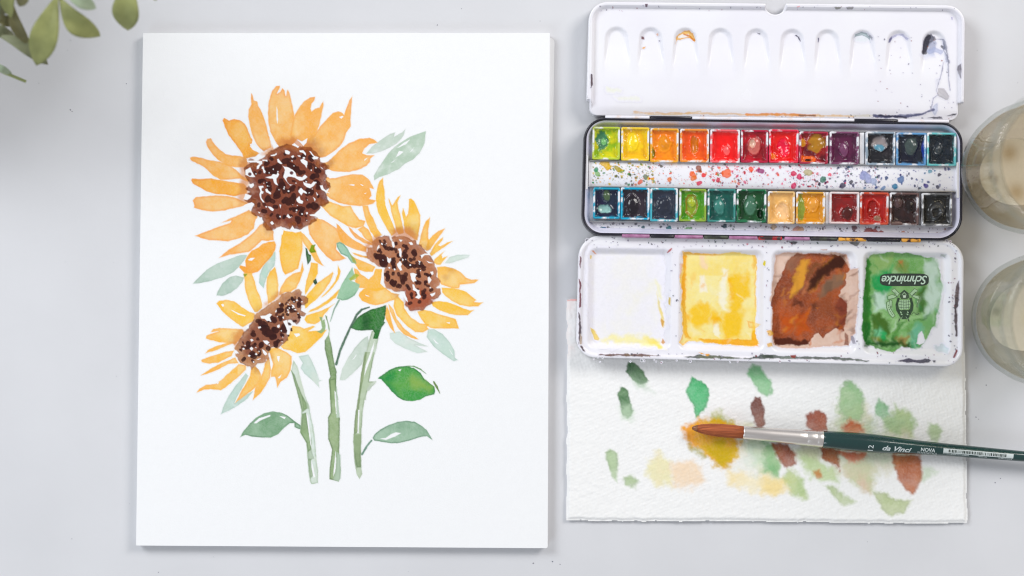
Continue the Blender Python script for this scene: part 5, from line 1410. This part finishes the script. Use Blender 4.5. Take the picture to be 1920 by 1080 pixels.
# ------------------------------------------------------------------ half pans (each lifts out of the tray)
pans = [  # x0 x1 y0 y1, base, base2, (blob colour, u, v, ru, rv), wall stain, label
    (1111, 1163, 237, 299, (150, 186, 34), (216, 208, 44), [((44, 122, 96), .36, .42, .24, .34), ((130, 190, 120), .42, .45, .1, .12)], (226, 226, 130), "half pan of lime green paint with a teal blob"),
    (1165, 1218, 238, 301, (245, 192, 22), (250, 208, 40), [((254, 214, 74), .4, .4, .22, .3)], (244, 226, 140), "half pan of bright yellow paint in the upper row"),
    (1219.5, 1273, 240, 304, (246, 154, 30), (250, 138, 34), [((226, 146, 30), .5, .45, .22, .25), ((150, 150, 40), .08, .75, .1, .2)], (244, 200, 120), "half pan of amber yellow-orange paint next to the bright yellow one"),
    (1275.5, 1330, 241, 304, (240, 106, 16), (234, 92, 12), [((206, 122, 30), .5, .5, .15, .28)], (244, 196, 140), "half pan of deep orange paint with a dented centre"),
    (1332, 1388, 242, 305, (240, 40, 52), (246, 62, 62), [((248, 112, 112), .55, .6, .14, .16)], (246, 180, 180), "half pan of smooth scarlet paint beside the deep orange one"),
    (1389.5, 1441, 243, 305, (150, 16, 42), (186, 26, 52), [((206, 116, 108), .48, .48, .24, .3), ((224, 190, 170), .42, .4, .12, .14)], (206, 70, 96), "half pan of dark crimson paint with a pale pink highlight"),  # pale blobs paint the highlight into the cake colour
    (1442, 1498, 242, 305, (226, 26, 46), (238, 32, 42), [((232, 34, 80), .5, .5, .2, .28), ((240, 130, 60), .15, .8, .14, .1)], (232, 110, 130), "half pan of cherry red paint with a rounded hollow"),
    (1499, 1553.5, 246, 307, (110, 26, 36), (156, 44, 44), [((176, 126, 48), .62, .35, .32, .3), ((236, 110, 50), .3, .85, .32, .14), ((24, 14, 16), .3, .88, .14, .05), ((220, 150, 40), .12, .35, .12, .14)], (216, 80, 110), "half pan of maroon paint smeared with ochre and orange"),
    (1556, 1611, 246, 308, (76, 26, 58), (90, 32, 66), [((120, 70, 102), .5, .55, .14, .24)], (170, 120, 150), "half pan of plum purple paint before the gap in the upper row"),
    (1624, 1679.5, 246, 309.5, (40, 36, 42), (28, 28, 34), [((156, 146, 146), .48, .36, .26, .24), ((92, 146, 168), .48, .47, .2, .14)], (150, 166, 180), "half pan of black paint with a grey and sky-blue blob"),
    (1681, 1737.5, 248, 310, (22, 24, 42), (32, 38, 48), [((70, 82, 80), .5, .4, .2, .28), ((30, 60, 150), .95, .5, .1, .3)], (110, 160, 206), "half pan of navy black paint with blue stained walls"),
    (1738.5, 1794, 248, 311, (26, 34, 44), (32, 40, 50), [((60, 66, 70), .4, .5, .14, .16)], (120, 196, 200), "half pan of blue-black paint with turquoise walls ending the upper row"),
    (1112.5, 1163, 351, 410, (26, 22, 58), (30, 42, 62), [((160, 198, 192), .42, .68, .26, .16), ((80, 100, 70), .5, .25, .14, .2)], (60, 160, 190), "half pan of dark violet-blue paint with a pale mint blob"),
    (1164, 1218.5, 351, 411.5, (42, 32, 46), (52, 42, 52), [((22, 16, 26), .42, .55, .22, .32)], (60, 170, 206), "half pan of near-black indigo paint with bright cyan walls"),
    (1219.5, 1271.5, 352, 415, (46, 50, 66), (52, 58, 72), [((38, 42, 56), .5, .55, .26, .3)], (90, 180, 196), "half pan of matt slate blue paint in the lower row"),
    (1274, 1325, 353.5, 415, (70, 142, 18), (86, 152, 24), [((160, 90, 50), .46, .5, .24, .36), ((130, 160, 50), .46, .5, .2, .32), ((176, 190, 70), .46, .42, .12, .14)], (206, 200, 120), "half pan of grass green paint with a lime spot"),
    (1327, 1380, 353.5, 416, (10, 76, 72), (16, 88, 78), [((70, 130, 120), .42, .52, .2, .26)], (120, 190, 180), "half pan of dark teal paint beside the grass green one"),
    (1381.5, 1437.5, 354, 417, (8, 62, 30), (12, 78, 38), [((76, 118, 96), .45, .5, .22, .3), ((6, 40, 20), .8, .75, .1, .14)], (70, 150, 110), "half pan of deep bottle green paint with a wet sheen"),
    (1440, 1491, 358, 419.5, (230, 178, 110), (236, 188, 124), [((242, 200, 152), .55, .6, .26, .3)], (232, 206, 160), "half pan of pale tan ochre paint"),
    (1493, 1547.5, 359, 419.5, (216, 146, 56), (222, 154, 66), [((130, 152, 66), .16, .5, .16, .5), ((228, 160, 80), .6, .4, .2, .24)], (232, 190, 110), "half pan of golden ochre paint with a green stain"),
    (1556, 1612, 359, 419.5, (144, 34, 34), (124, 38, 38), [((70, 24, 20), .62, .68, .22, .24), ((170, 60, 56), .5, .12, .4, .1)], (236, 214, 212), "half pan of oxblood red paint with a dark hollow"),
    (1613, 1667, 360, 421, (188, 48, 28), (172, 42, 32), [((150, 36, 28), .45, .5, .2, .3), ((150, 120, 100), .62, .8, .14, .1)], (226, 130, 110), "half pan of brick red paint beside the oxblood one"),
    (1669, 1723.5, 360.5, 422, (42, 26, 28), (56, 34, 34), [((92, 70, 70), .3, .3, .16, .16), ((28, 16, 18), .7, .4, .2, .2)], (170, 140, 134), "half pan of dark brown-black paint with ragged glossy peaks"),
    (1729, 1786, 361.5, 423, (38, 38, 40), (30, 30, 32), [((70, 70, 72), .48, .55, .26, .26), ((40, 40, 42), .5, .6, .18, .18)], (110, 110, 112), "half pan of charcoal black paint ending the lower row"),
]
PNZ = 0.0136
M_cake = vcol_mat("glossy_pan_paint", 0.24, bump=(260, 0.00008), spec=0.4, coat=0.35, grain=0.07, grain_scale=500)
for pi, (x0, x1, y0, y1, c0, c1, blobs, st, labl) in enumerate(pans):
    sk = (x1 - x0) * 0.0145
    root = thing("half_pan", (X((x0 + x1) / 2), Y((y0 + y1) / 2), 0.0083), labl, "paint pan", "half pans of watercolour in the tray")
    out = round_corners(np.array([(x0, y0), (x1, y0 + sk), (x1 - .6, y1 + sk), (x0 - .6, y1)], float), [3] * 4, 4)
    mcase = mottled("stained_pan_plastic", A(242, 242, 246), A([0.55 * a_ + 0.45 * b_ for a_, b_ in zip(st, c0)] if pi not in (10, 11, 12, 13, 14, 20, 9, 23) else st), 150 + 14 * (pi % 5), 0.35, lo=.44, hi=.54, spec=0.4)
    sweep("pan_casing", out, [(0.5, 0.0083), (0.2, 0.0132), (0.7, PNZ), (3.0, PNZ), (3.8, 0.0132), (4.4, 0.0098)], PNZ, mcase, root, cap_bottom=True)
    gx = np.linspace(x0 + 3.2, x1 - 3.2, 44); gy = np.linspace(y0 + 3.2, y1 - 3.2, 50)
    GX_, GY_ = np.meshgrid(gx, gy)
    u = (GX_ - x0) / (x1 - x0); v = (GY_ - y0) / (y1 - y0)
    n1 = fbm(50, 44, 14, 300 + pi); n2 = fbm(50, 44, 5, 500 + pi); n3 = fbm(50, 44, 9, 700 + pi)
    edge = np.minimum(np.minimum(u, 1 - u), np.minimum(v, 1 - v))
    z = 0.0107 + 0.0012 * sstep(.18, .06, edge) + 0.0010 * (n1 - .5) + 0.00022 * (n2 - .5)
    t = sstep(.35, .65, n1)[..., None]
    c = A(c0) * (1 - t) + A(c1) * t
    c = c * (0.9 + 0.2 * n2)[..., None]
    stain = (sstep(.12, .06, edge + 0.08 * (n3 - .5)) * sstep(.45, .6, n2))[..., None] * .6
    c = c * (1 - stain) + A(st) * stain
    for bi, (bc, bu, bv, ru, rv) in enumerate(blobs):
        q = np.hypot((u - bu) / ru, (v - bv) / rv) + 0.7 * (n3 - .5)
        m = sstep(1.05, .75, q)
        c = c * (1 - m[..., None] * .92) + A(bc) * m[..., None] * .92 * (0.85 + .3 * n2)[..., None]
        z = z + (0.0010 if (pi + bi) % 3 else -0.0012) * sstep(1.2, .2, q) + 0.0005 * np.exp(-((q - 1) / .16) ** 2)
    gys = gy[:, None] + (GX_ - x0) * 0.0145
    V = np.stack([X(GX_, PNZ), Y(gys, PNZ), z], -1).reshape(-1, 3)
    ii = np.arange(49)[:, None] * 44 + np.arange(43)[None, :]
    F = np.stack([ii, ii + 44, ii + 45, ii + 1], -1).reshape(-1, 4)
    mesh_obj("paint_cake", V, F, M_cake, root, col=c.reshape(-1, 3))
# blank spacer strips in the two gaps of the tray
for x0, x1, y0, y1 in ((1613, 1622, 248, 308), (1549, 1555, 360, 419)):
    sp = slab("spacer", box_px(x0, y0, x1, y1), 0.0083, 0.0115, PNZ, M_pan, tray, bev=0.8)

# ------------------------------------------------------------------ brush lying on the towel
BZ = TZ + 0.0057
tip = np.array([1297.5, 802.5]); bdir = np.array([1.0, 0.0855]); bdir /= np.linalg.norm(bdir)
bnor = np.array([-bdir[1], bdir[0]])           # towards the bottom of the picture
brush = thing("paintbrush", (X(1560, TZ), Y(825, TZ), TZ), "round watercolour brush with brown bristles, silver ferrule and dark green handle on the towel", "brush")


def lathe_axis(name, prof, mat, parent, n=28, wob=0.0, seed=0):
    r = np.random.default_rng(seed)
    V, F = [], []
    wv = r.normal(0, wob, n) if wob else np.zeros(n)
    for t, rad in prof:
        for i in range(n):
            a = 2 * math.pi * i / n
            rr = rad * (1 + wv[i] * min(1, t / 20.0))
            p = tip + bdir * t + bnor * rr * math.cos(a)
            V.append((X(p[0], BZ), Y(p[1], BZ), BZ + rr * math.sin(a) * PX * (1 - BZ / CAM_H)))
    for k in range(len(prof) - 1):
        for i in range(n):
            F.append((k * n + i, k * n + (i + 1) % n, (k + 1) * n + (i + 1) % n, (k + 1) * n + i))
    F.append(tuple(range(n)))
    F.append(tuple(range((len(prof) - 1) * n, len(prof) * n)))
    return mesh_obj(name, V, F, mat, parent)


def streaky(name, c0, c1, sx, sy, rough, metallic=0.0, lo=.3, hi=.7):
    m, nt, b = new_mat(name)
    tc = nt.nodes.new('ShaderNodeTexCoord'); mp = nt.nodes.new('ShaderNodeMapping')
    mp.inputs['Rotation'].default_value = (0, 0, math.atan(0.0855))
    mp.inputs['Scale'].default_value = (sx, sy, sy)
    n = nt.nodes.new('ShaderNodeTexNoise'); n.inputs['Scale'].default_value = 1.0; n.inputs['Detail'].default_value = 5
    r = nt.nodes.new('ShaderNodeValToRGB')
    r.color_ramp.elements[0].position, r.color_ramp.elements[1].position = lo, hi
    r.color_ramp.elements[0].color, r.color_ramp.elements[1].color = (*c0, 1), (*c1, 1)
    nt.links.new(tc.outputs['Object'], mp.inputs['Vector']); nt.links.new(mp.outputs[0], n.inputs['Vector'])
    nt.links.new(n.outputs['Fac'], r.inputs['Fac']); nt.links.new(r.outputs['Color'], b.inputs['Base Color'])
    bp = nt.nodes.new('ShaderNodeBump'); bp.inputs['Distance'].default_value = 0.0001; bp.inputs['Strength'].default_value = 0.4 if metallic < .5 else 0.02
    nt.links.new(n.outputs['Fac'], bp.inputs['Height']); nt.links.new(bp.outputs['Normal'], b.inputs['Normal'])
    set_in(b, Roughness=rough, Metallic=metallic)
    return m


M_hair = streaky("brown_bristle", A(126, 62, 38), A(186, 104, 66), 60, 1900, 0.7)
M_hairtip = streaky("damp_bristle_tip", A(116, 74, 46), A(150, 92, 58), 60, 1900, 0.4)
M_ferrule = streaky("nickel_ferrule", (0.76, 0.70, 0.67), (0.86, 0.81, 0.78), 30, 700, 0.36, 1.0)
M_handle = mottled("dark_green_lacquer", A(14, 52, 52), A(18, 60, 58), 40, 0.2, coat=0.6)
lathe_axis("bristles", [(8, 5.9), (18, 8.6), (35, 11.0), (55, 12.2), (75, 12.2), (97, 11.4)], M_hair, brush, 40, .015, 3)
lathe_axis("bristle_tip", [(0, 1.2), (.8, 2.8), (4, 4.5), (8, 6.0), (10, 6.5)], M_hairtip, brush, 40, .015, 3)
lathe_axis("ferrule", [(96, 11.0), (96.4, 11.8), (98, 12.1), (150, 13.1), (200, 14.6), (214, 15.0), (215.5, 14.5), (217, 15.1), (233, 15.4), (234.5, 14.9), (236, 15.5), (245, 15.7), (246.5, 15.0)], M_ferrule, brush, 40)
hp = [(246, 15.0), (247, 15.8), (262, 16.5), (290, 17.4), (320, 18.0), (345, 17.6), (370, 16.4), (400, 14.4), (440, 12.8), (480, 11.9), (540, 11.0), (620, 9.9), (720, 8.2), (850, 5.8), (940, 4.2), (952, 3.0), (956, .5)]
lathe_axis("handle", hp, M_handle, brush, 40)


def on_handle(name, V, F, t0, v0, mat, lift=0.00006):
    """lay flat artwork (pixels: along the handle, across it) on the handle's surface"""
    t = t0 + V[:, 0]; v = v0 + V[:, 1]
    r = np.interp(t, [a for a, _ in hp], [b for _, b in hp])
    h = np.sqrt(np.maximum(r * r - v * v, 0.2)) * PX * (1 - BZ / CAM_H) + lift
    p = tip + np.outer(t, bdir) + np.outer(v, bnor)
    return mesh_obj(name, np.stack([X(p[:, 0], BZ), Y(p[:, 1], BZ), BZ + h], 1), F, mat, brush, smooth=False)


def handle_text(body, w, h, t0, v0, mat, shear=0.0, bold=0.0, turn=False):
    V, F = text_mesh(body, 1.0, shear, bold)
    bm = bmesh.new()
    vs = [bm.verts.new(v) for v in V]
    for f in F:
        try:
            bm.faces.new([vs[i] for i in f])
        except ValueError:
            pass
    bmesh.ops.subdivide_edges(bm, edges=bm.edges[:], cuts=2, use_grid_fill=True)
    bmesh.ops.triangulate(bm, faces=bm.faces[:])
    bm.verts.index_update()
    V = np.array([v.co[:] for v in bm.verts]); F = [tuple(v.index for v in f.verts) for f in bm.faces]
    bm.free()
    V[:, :2] -= (V[:, :2].max(0) + V[:, :2].min(0)) / 2
    ext = np.ptp(V[:, :2], axis=0)
    if turn:
        V = np.stack([-V[:, 1] * (w / ext[1]), V[:, 0] * (h / ext[0]), V[:, 2]], 1) * np.array([1, -1, 1])
    else:
        V = np.stack([V[:, 0] * (w / ext[0]), -V[:, 1] * (h / ext[1]), V[:, 2]], 1)
    return on_handle("lettering", V, F, t0, v0, mat)


silver, nts, bs = new_mat("silver_print")
set_in(bs, Base_Color=(*A(214, 222, 222), 1), Roughness=0.4)
handle_text("12", 10, 11, 334, 7.6, silver, bold=0.01, turn=True)
handle_text("da Vinci", 55, 9.5, 383.5, 5.6, silver, shear=0.35, bold=0.025)
handle_text("NOVA", 27, 7.2, 442, 2.6, silver, bold=0.02)
handle_text("SYNTHETICS", 37, 3.2, 441, 8.6, silver, bold=0.0)
# bar code label


def strip_quads(rects, n=4):
    V, F = [], []
    for (a, b, c, d) in rects:
        k0 = len(V)
        for i in range(n + 1):
            y = c + (d - c) * i / n
            V += [(a, y, 0), (b, y, 0)]
        for i in range(n):
            F.append((k0 + 2 * i, k0 + 2 * i + 1, k0 + 2 * i + 3, k0 + 2 * i + 2))
    return np.array(V, float), F


Vb, Fb = strip_quads([(i * 6.6, (i + 1) * 6.6, -4.2, 4.2) for i in range(20)], 5)
on_handle("barcode_label", Vb, Fb, 470.5, 1.0, silver)
rb_ = np.random.default_rng(3)
xb, bars = 10.0, []
while xb < 120:
    wb = rb_.choice([0.7, 0.9, 1.5, 2.2])
    bars.append((xb, xb + wb, -2.6, 2.6))
    xb += wb + rb_.choice([0.9, 1.2, 2.0, 4.5], p=[.35, .35, .2, .1])
Vb, Fb = strip_quads(bars, 4)
on_handle("barcode_bars", Vb, Fb, 470.5, 1.0, ink, 0.0001)
# the line of print under it is too small to read: fine ticks only
ticks = [(x_ + rb_.uniform(0, .4), x_ + rb_.uniform(.8, 1.3), -.9, .9) for x_ in list(np.arange(0, 48, 1.9)) + list(np.arange(66, 82, 1.9)) + list(np.arange(104, 130, 1.9))]
Vb, Fb = strip_quads(ticks, 2)
on_handle("small_print", Vb, Fb, 470.5, 6.8, silver)

# ------------------------------------------------------------------ two jars of rinse water
def lathe_z(name, prof, c, mat, parent, n=72, close=True):
    V, F = [], []
    for r, z in prof:
        for i in range(n):
            a = 2 * math.pi * i / n
            V.append((c[0] + r * math.cos(a), c[1] + r * math.sin(a), z))
    m = len(prof)
    for k in range(m - 1):
        for i in range(n):
            F.append((k * n + i, k * n + (i + 1) % n, (k + 1) * n + (i + 1) % n, (k + 1) * n + i))
    return mesh_obj(name, V, F, mat, parent)


def clear_mat(name, tint, edge_tint, cloud, cloud_col, ior=0.95):
    """clear body that lets light straight through: tinted, deeper at grazing angles, with a gloss coat and some cloudiness"""
    m, nt, b = new_mat(name)
    nt.nodes.remove(b)
    out = nt.nodes["Material Output"]
    tr = nt.nodes.new('ShaderNodeBsdfTransparent')
    lw = nt.nodes.new('ShaderNodeLayerWeight'); lw.inputs['Blend'].default_value = 0.22
    mc = nt.nodes.new('ShaderNodeMix'); mc.data_type = 'RGBA'
    mc.inputs[6].default_value = (*tint, 1); mc.inputs[7].default_value = (*edge_tint, 1)
    nt.links.new(lw.outputs['Facing'], mc.inputs[0])
    nt.links.new(mc.outputs[2], tr.inputs['Color'])
    df = nt.nodes.new('ShaderNodeBsdfDiffuse'); df.inputs['Color'].default_value = (*cloud_col, 1)
    m1 = nt.nodes.new('ShaderNodeMixShader')
    n = noise_node(nt, 45, 3)
    mr = nt.nodes.new('ShaderNodeMapRange')
    mr.inputs[3].default_value, mr.inputs[4].default_value = cloud * 0.6, cloud * 1.4
    nt.links.new(n.outputs['Fac'], mr.inputs[0]); nt.links.new(mr.outputs[0], m1.inputs[0])
    nt.links.new(tr.outputs[0], m1.inputs[1]); nt.links.new(df.outputs[0], m1.inputs[2])
    gl = nt.nodes.new('ShaderNodeBsdfGlossy'); gl.inputs['Roughness'].default_value = 0.03
    pw = nt.nodes.new('ShaderNodeMath'); pw.operation = 'POWER'; pw.inputs[1].default_value = 4.0
    fr = nt.nodes.new('ShaderNodeMath'); fr.operation = 'MULTIPLY_ADD'; fr.inputs[1].default_value = ior; fr.inputs[2].default_value = 0.05
    nt.links.new(lw.outputs['Facing'], pw.inputs[0]); nt.links.new(pw.outputs[0], fr.inputs[0])
    m2 = nt.nodes.new('ShaderNodeMixShader')
    nt.links.new(fr.outputs[0], m2.inputs[0]); nt.links.new(m1.outputs[0], m2.inputs[1]); nt.links.new(gl.outputs[0], m2.inputs[2])
    nt.links.new(m2.outputs[0], out.inputs['Surface'])
    return m


M_glass = clear_mat("pale_green_glass", (0.99, 0.997, 0.993), (0.80, 0.825, 0.80), 0.012, (0.8, 0.84, 0.82))


def jar(px, py, k, wcol, wtop, label, trans, ccol, spots):
    c = np.array([X(px), Y(py)])
    root = thing("glass_jar", (c[0], c[1], 0.0), label, "jar", "jars of rinse water beside the paint box")
    out = [(0.0002, .0022), (.013, .0018), (.0165, .0004), (.0178, .0001), (.0196, .0016), (.0238, .0075), (.0296, .0195), (.0340, .0345), (.0357, .052), (.0356, .078), (.0348, .103), (.0350, .108),
           (.0370, .1098), (.0381, .1118), (.0378, .1138), (.0362, .1150), (.0366, .1172), (.0358, .1192), (.0340, .1192), (.0326, .1170), (.0322, .1120), (.0322, .104), (.0330, .078), (.0331, .053), (.0316, .037), (.0274, .0235), (.0205, .0145), (.012, .0108), (.0002, .0102)]
    out = [(r * k, z) for r, z in out]
    lathe_z("jar_glass", out, c, M_glass, root)
    wm = clear_mat("murky_water", wcol, tuple(v * v for v in wcol), trans, ccol, 0.1)
    g = -0.0003
    wat = [(.0002, .0098), (.012 * k, .0104), (.0205 * k - g, .0142), (.0274 * k - g, .0232), (.0316 * k - g, .0368), (.0331 * k - g, .053), (.0330 * k - g, wtop - .0008), (.0333 * k - g, wtop + .0004), (.0322 * k - g, wtop), (.0002, wtop)]
    lathe_z("rinse_water", wat, c, wm, root)
    # pale disc: the refracted bright jar bottom as colour, with pigment spots
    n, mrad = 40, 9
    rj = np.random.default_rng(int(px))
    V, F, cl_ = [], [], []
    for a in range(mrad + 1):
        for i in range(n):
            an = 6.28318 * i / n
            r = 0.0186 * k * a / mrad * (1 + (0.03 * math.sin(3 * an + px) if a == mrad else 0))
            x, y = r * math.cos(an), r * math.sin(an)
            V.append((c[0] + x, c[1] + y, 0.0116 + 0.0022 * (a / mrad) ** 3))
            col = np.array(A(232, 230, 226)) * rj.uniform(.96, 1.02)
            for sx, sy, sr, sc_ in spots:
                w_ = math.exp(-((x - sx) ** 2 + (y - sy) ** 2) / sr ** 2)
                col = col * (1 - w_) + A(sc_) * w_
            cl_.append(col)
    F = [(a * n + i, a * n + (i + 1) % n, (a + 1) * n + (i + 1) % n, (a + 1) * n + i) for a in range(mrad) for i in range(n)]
    mesh_obj("bright_base_and_pigment", V, F, M_film, root, col=np.array(cl_))
    return root


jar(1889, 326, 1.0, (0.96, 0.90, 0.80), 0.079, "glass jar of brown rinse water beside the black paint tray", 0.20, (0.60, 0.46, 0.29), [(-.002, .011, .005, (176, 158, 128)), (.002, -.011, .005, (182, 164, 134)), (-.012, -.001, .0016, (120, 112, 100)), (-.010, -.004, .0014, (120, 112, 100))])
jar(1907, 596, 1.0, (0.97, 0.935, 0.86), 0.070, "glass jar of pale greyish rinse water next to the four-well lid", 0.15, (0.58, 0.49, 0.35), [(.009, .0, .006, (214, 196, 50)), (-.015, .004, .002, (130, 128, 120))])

# ------------------------------------------------------------------ leafy twig hanging in over the corner
plant = thing("leafy_branch", (X(-330), Y(-330), 0.0), "olive green leafy branch reaching in over the top corner of the table", "plant")


def leaf_mat(name, c0, c1):
    m = mottled(name, A(c0), A(c1), 55, 0.55, lo=.3, hi=.7, bump=(300, 0.0002), spec=0.3)
    m.node_tree.nodes["Principled BSDF"].inputs['Subsurface Weight'].default_value = 0.0
    return m


LM = [leaf_mat("olive_leaf", (122, 126, 82), (163, 166, 112)), leaf_mat("brown_olive_leaf", (96, 92, 66), (130, 127, 90)),
      leaf_mat("grey_leaf", (104, 106, 86), (134, 138, 108)), leaf_mat("pale_leaf", (150, 164, 138), (178, 190, 166))]


def plant_leaf(base, tipp, w, mat, bend=0.0, droop=0.006, fold=0.18, n=16, m=8):
    b = np.array([X(base[0], base[2]), Y(base[1], base[2]), base[2]]); t_ = np.array([X(tipp[0], tipp[2]), Y(tipp[1], tipp[2]), tipp[2]])
    ax = t_ - b
    L = np.linalg.norm(ax)
    u = ax / L
    s = np.cross(u, (0, 0, 1.0)); s /= np.linalg.norm(s)
    nrm = np.cross(s, u)
    W = w * PX * 0.5
    V, F = [], []
    for i in range(n + 1):
        t = i / n
        wid = W * max(math.sin(math.pi * t ** 1.3), 0.0) ** 0.8 + (0.0004 if i in (0,) else 0.00015)
        cen = b + ax * t + s * bend * L * math.sin(math.pi * t) + nrm * droop * math.sin(math.pi * t)
        for j in range(m + 1):
            q = -1 + 2 * j / m
            wav = 0.05 * W * math.sin(9 * t + 3 * q)
            V.append(cen + s * wid * q + nrm * (abs(q) * fold * wid + wav * abs(q)))
    for i in range(n):
        for j in range(m):
            a = i * (m + 1) + j
            F.append((a, a + 1, a + m + 2, a + m + 1))
    o = mesh_obj("leaf", V, F, mat, plant)
    sd = o.modifiers.new("thickness", 'SOLIDIFY')
    sd.thickness = 0.00035
    return o


def stem(pth, r0, r1, mat):
    P = [np.array([X(a, z), Y(b_, z), z]) for a, b_, z in pth]
    n = 8
    V, F = [], []
    for k, p in enumerate(P):
        d = P[min(k + 1, len(P) - 1)] - P[max(k - 1, 0)]
        d /= np.linalg.norm(d)
        s = np.cross(d, (0.3, 0.2, 1.0)); s /= np.linalg.norm(s)
        q = np.cross(d, s)
        r = r0 + (r1 - r0) * k / (len(P) - 1)
        for i in range(n):
            a = 2 * math.pi * i / n
            V.append(p + (s * math.cos(a) + q * math.sin(a)) * r)
    for k in range(len(P) - 1):
        for i in range(n):
            F.append((k * n + i, k * n + (i + 1) % n, (k + 1) * n + (i + 1) % n, (k + 1) * n + i))
    F.append(tuple(range(n))); F.append(tuple(range((len(P) - 1) * n, len(P) * n)))
    return mesh_obj("stem", V, F, mat, plant)


M_stem = leaf_mat("green_stem", (140, 150, 96), (170, 178, 130))
for base, tp_, w, mi, bend in [((-6, 66, .080), (90, 121, .072), 27, 2, -.10), ((18, -12, .092), (55, 85, .080), 20, 1, .05), ((-6, -30, .095), (1, 43, .09), 20, 1, 0),
                               ((108, -12, .105), (68, 123, .095), 47, 0, -.04), ((110, -8, .104), (188, 68, .094), 37, 0, .12), ((114, -18, .112), (180, 16, .105), 24, 3, .0),
                               ((245, -45, .105), (239, 57, .092), 45, 0, .0), ((-14, 112, .07), (22, 138, .066), 11, 3, .05), ((318, -40, .1), (289, 1, .095), 16, 0, 0), ((-20, 20, .088), (34, 44, .082), 18, 1, .1), ((40, -40, .1), (20, 34, .094), 24, 0, .1), ((-24, -10, .098), (14, 24, .09), 22, 2, .1), ((60, -50, .108), (36, 12, .1), 22, 1, -.1), ((-30, 40, .078), (26, 66, .074), 20, 2, .08)]:
    plant_leaf(base, tp_, w, LM[mi], bend)
stem([(-80, 88, .085), (-20, 122, .072), (10, 137, .068), (49, 153, .064)], .0012, .0008, M_stem)
stem([(-330, -330, .0), (-320, -320, .06), (-250, -260, .11), (-120, -150, .125), (20, -60, .118), (108, -10, .106)], .0030, .0012, M_stem)
stem([(20, -60, .118), (120, -80, .115), (245, -45, .106)], .0014, .0009, M_stem)
stem([(120, -80, .115), (220, -75, .108), (318, -40, .1)], .0012, .0008, M_stem)
stem([(-120, -150, .125), (-40, -60, .105), (18, -12, .093), (20, 6, .09)], .0016, .0009, M_stem)
stem([(-250, -260, .11), (-180, -60, .10), (-80, 88, .085)], .002, .0012, M_stem)
stem([(-250, -260, .11), (-140, -300, .15), (-20, -330, .17)], .002, .001, M_stem)
pr = np.random.default_rng(9)
for k in range(120):      # unseen rest of the branch, leaves added densely to shade the table corner
    a = pr.uniform(0, 6.28)
    bx_ = pr.uniform(-420, -45)
    by_ = pr.uniform(-360, -90) if bx_ > -160 else pr.uniform(-360, 90)
    zz = pr.uniform(.03, .115)
    ln = pr.uniform(110, 160)
    ex, ey = bx_ + ln * math.cos(a), by_ + ln * math.sin(a)
    if ex > -30 and ey > -70:
        ex, ey = bx_ - abs(ln * math.cos(a)), by_ - abs(ln * math.sin(a))
    plant_leaf((bx_, by_, zz), (ex, ey, zz - pr.uniform(0, .02)), pr.uniform(40, 56), LM[pr.integers(3)], pr.uniform(-.1, .1))

# ------------------------------------------------------------------ stray specks on the table
V, F = [], []
ps = np.random.default_rng(23)
spots = [(132, 206, 1.6), (135, 209, 1.2), (132, 76, 1.0), (73, 156, .9), (237, 157, 1.1), (820, 47, 1.2), (1036, 1053, 1.4), (1050, 1058, 1.0), (1161, 982, 1.1), (1830, 782, 1.3), (1835, 786, .8), (1802, 795, 1.0), (1000, 1056, 1.6), (297, 1073, 1.0), (1866, 905, 1.2), (1849, 722, 1.3),
         (1830, 690, .9), (1876, 897, 1.0), (1832, 94, .7), (1788, 170, .9)] + [(ps.uniform(0, 1920), ps.uniform(0, 1080), ps.uniform(.4, .9)) for _ in range(46)]
for x, y, r in spots:
    if 250 < x < 1045 and 55 < y < 1040 or 1055 < x < 1820 and y < 985:
        continue
    k0 = len(V)
    m = 7
    for i in range(m):
        a = 6.283 * i / m
        q = r * ps.uniform(.6, 1.2)
        V.append((X(x + q * math.cos(a)), Y(y + q * math.sin(a)), 0.00004))
    F.append(tuple(range(k0, k0 + m)))
mspeck = mottled("speck_paint", A(90, 90, 112), A(140, 138, 144), 200, 0.6)
sp = mesh_obj("paint_specks", V, F, mspeck, None, smooth=False)
setp(sp, "tiny dark paint specks scattered over the grey table", "specks", kind="stuff")
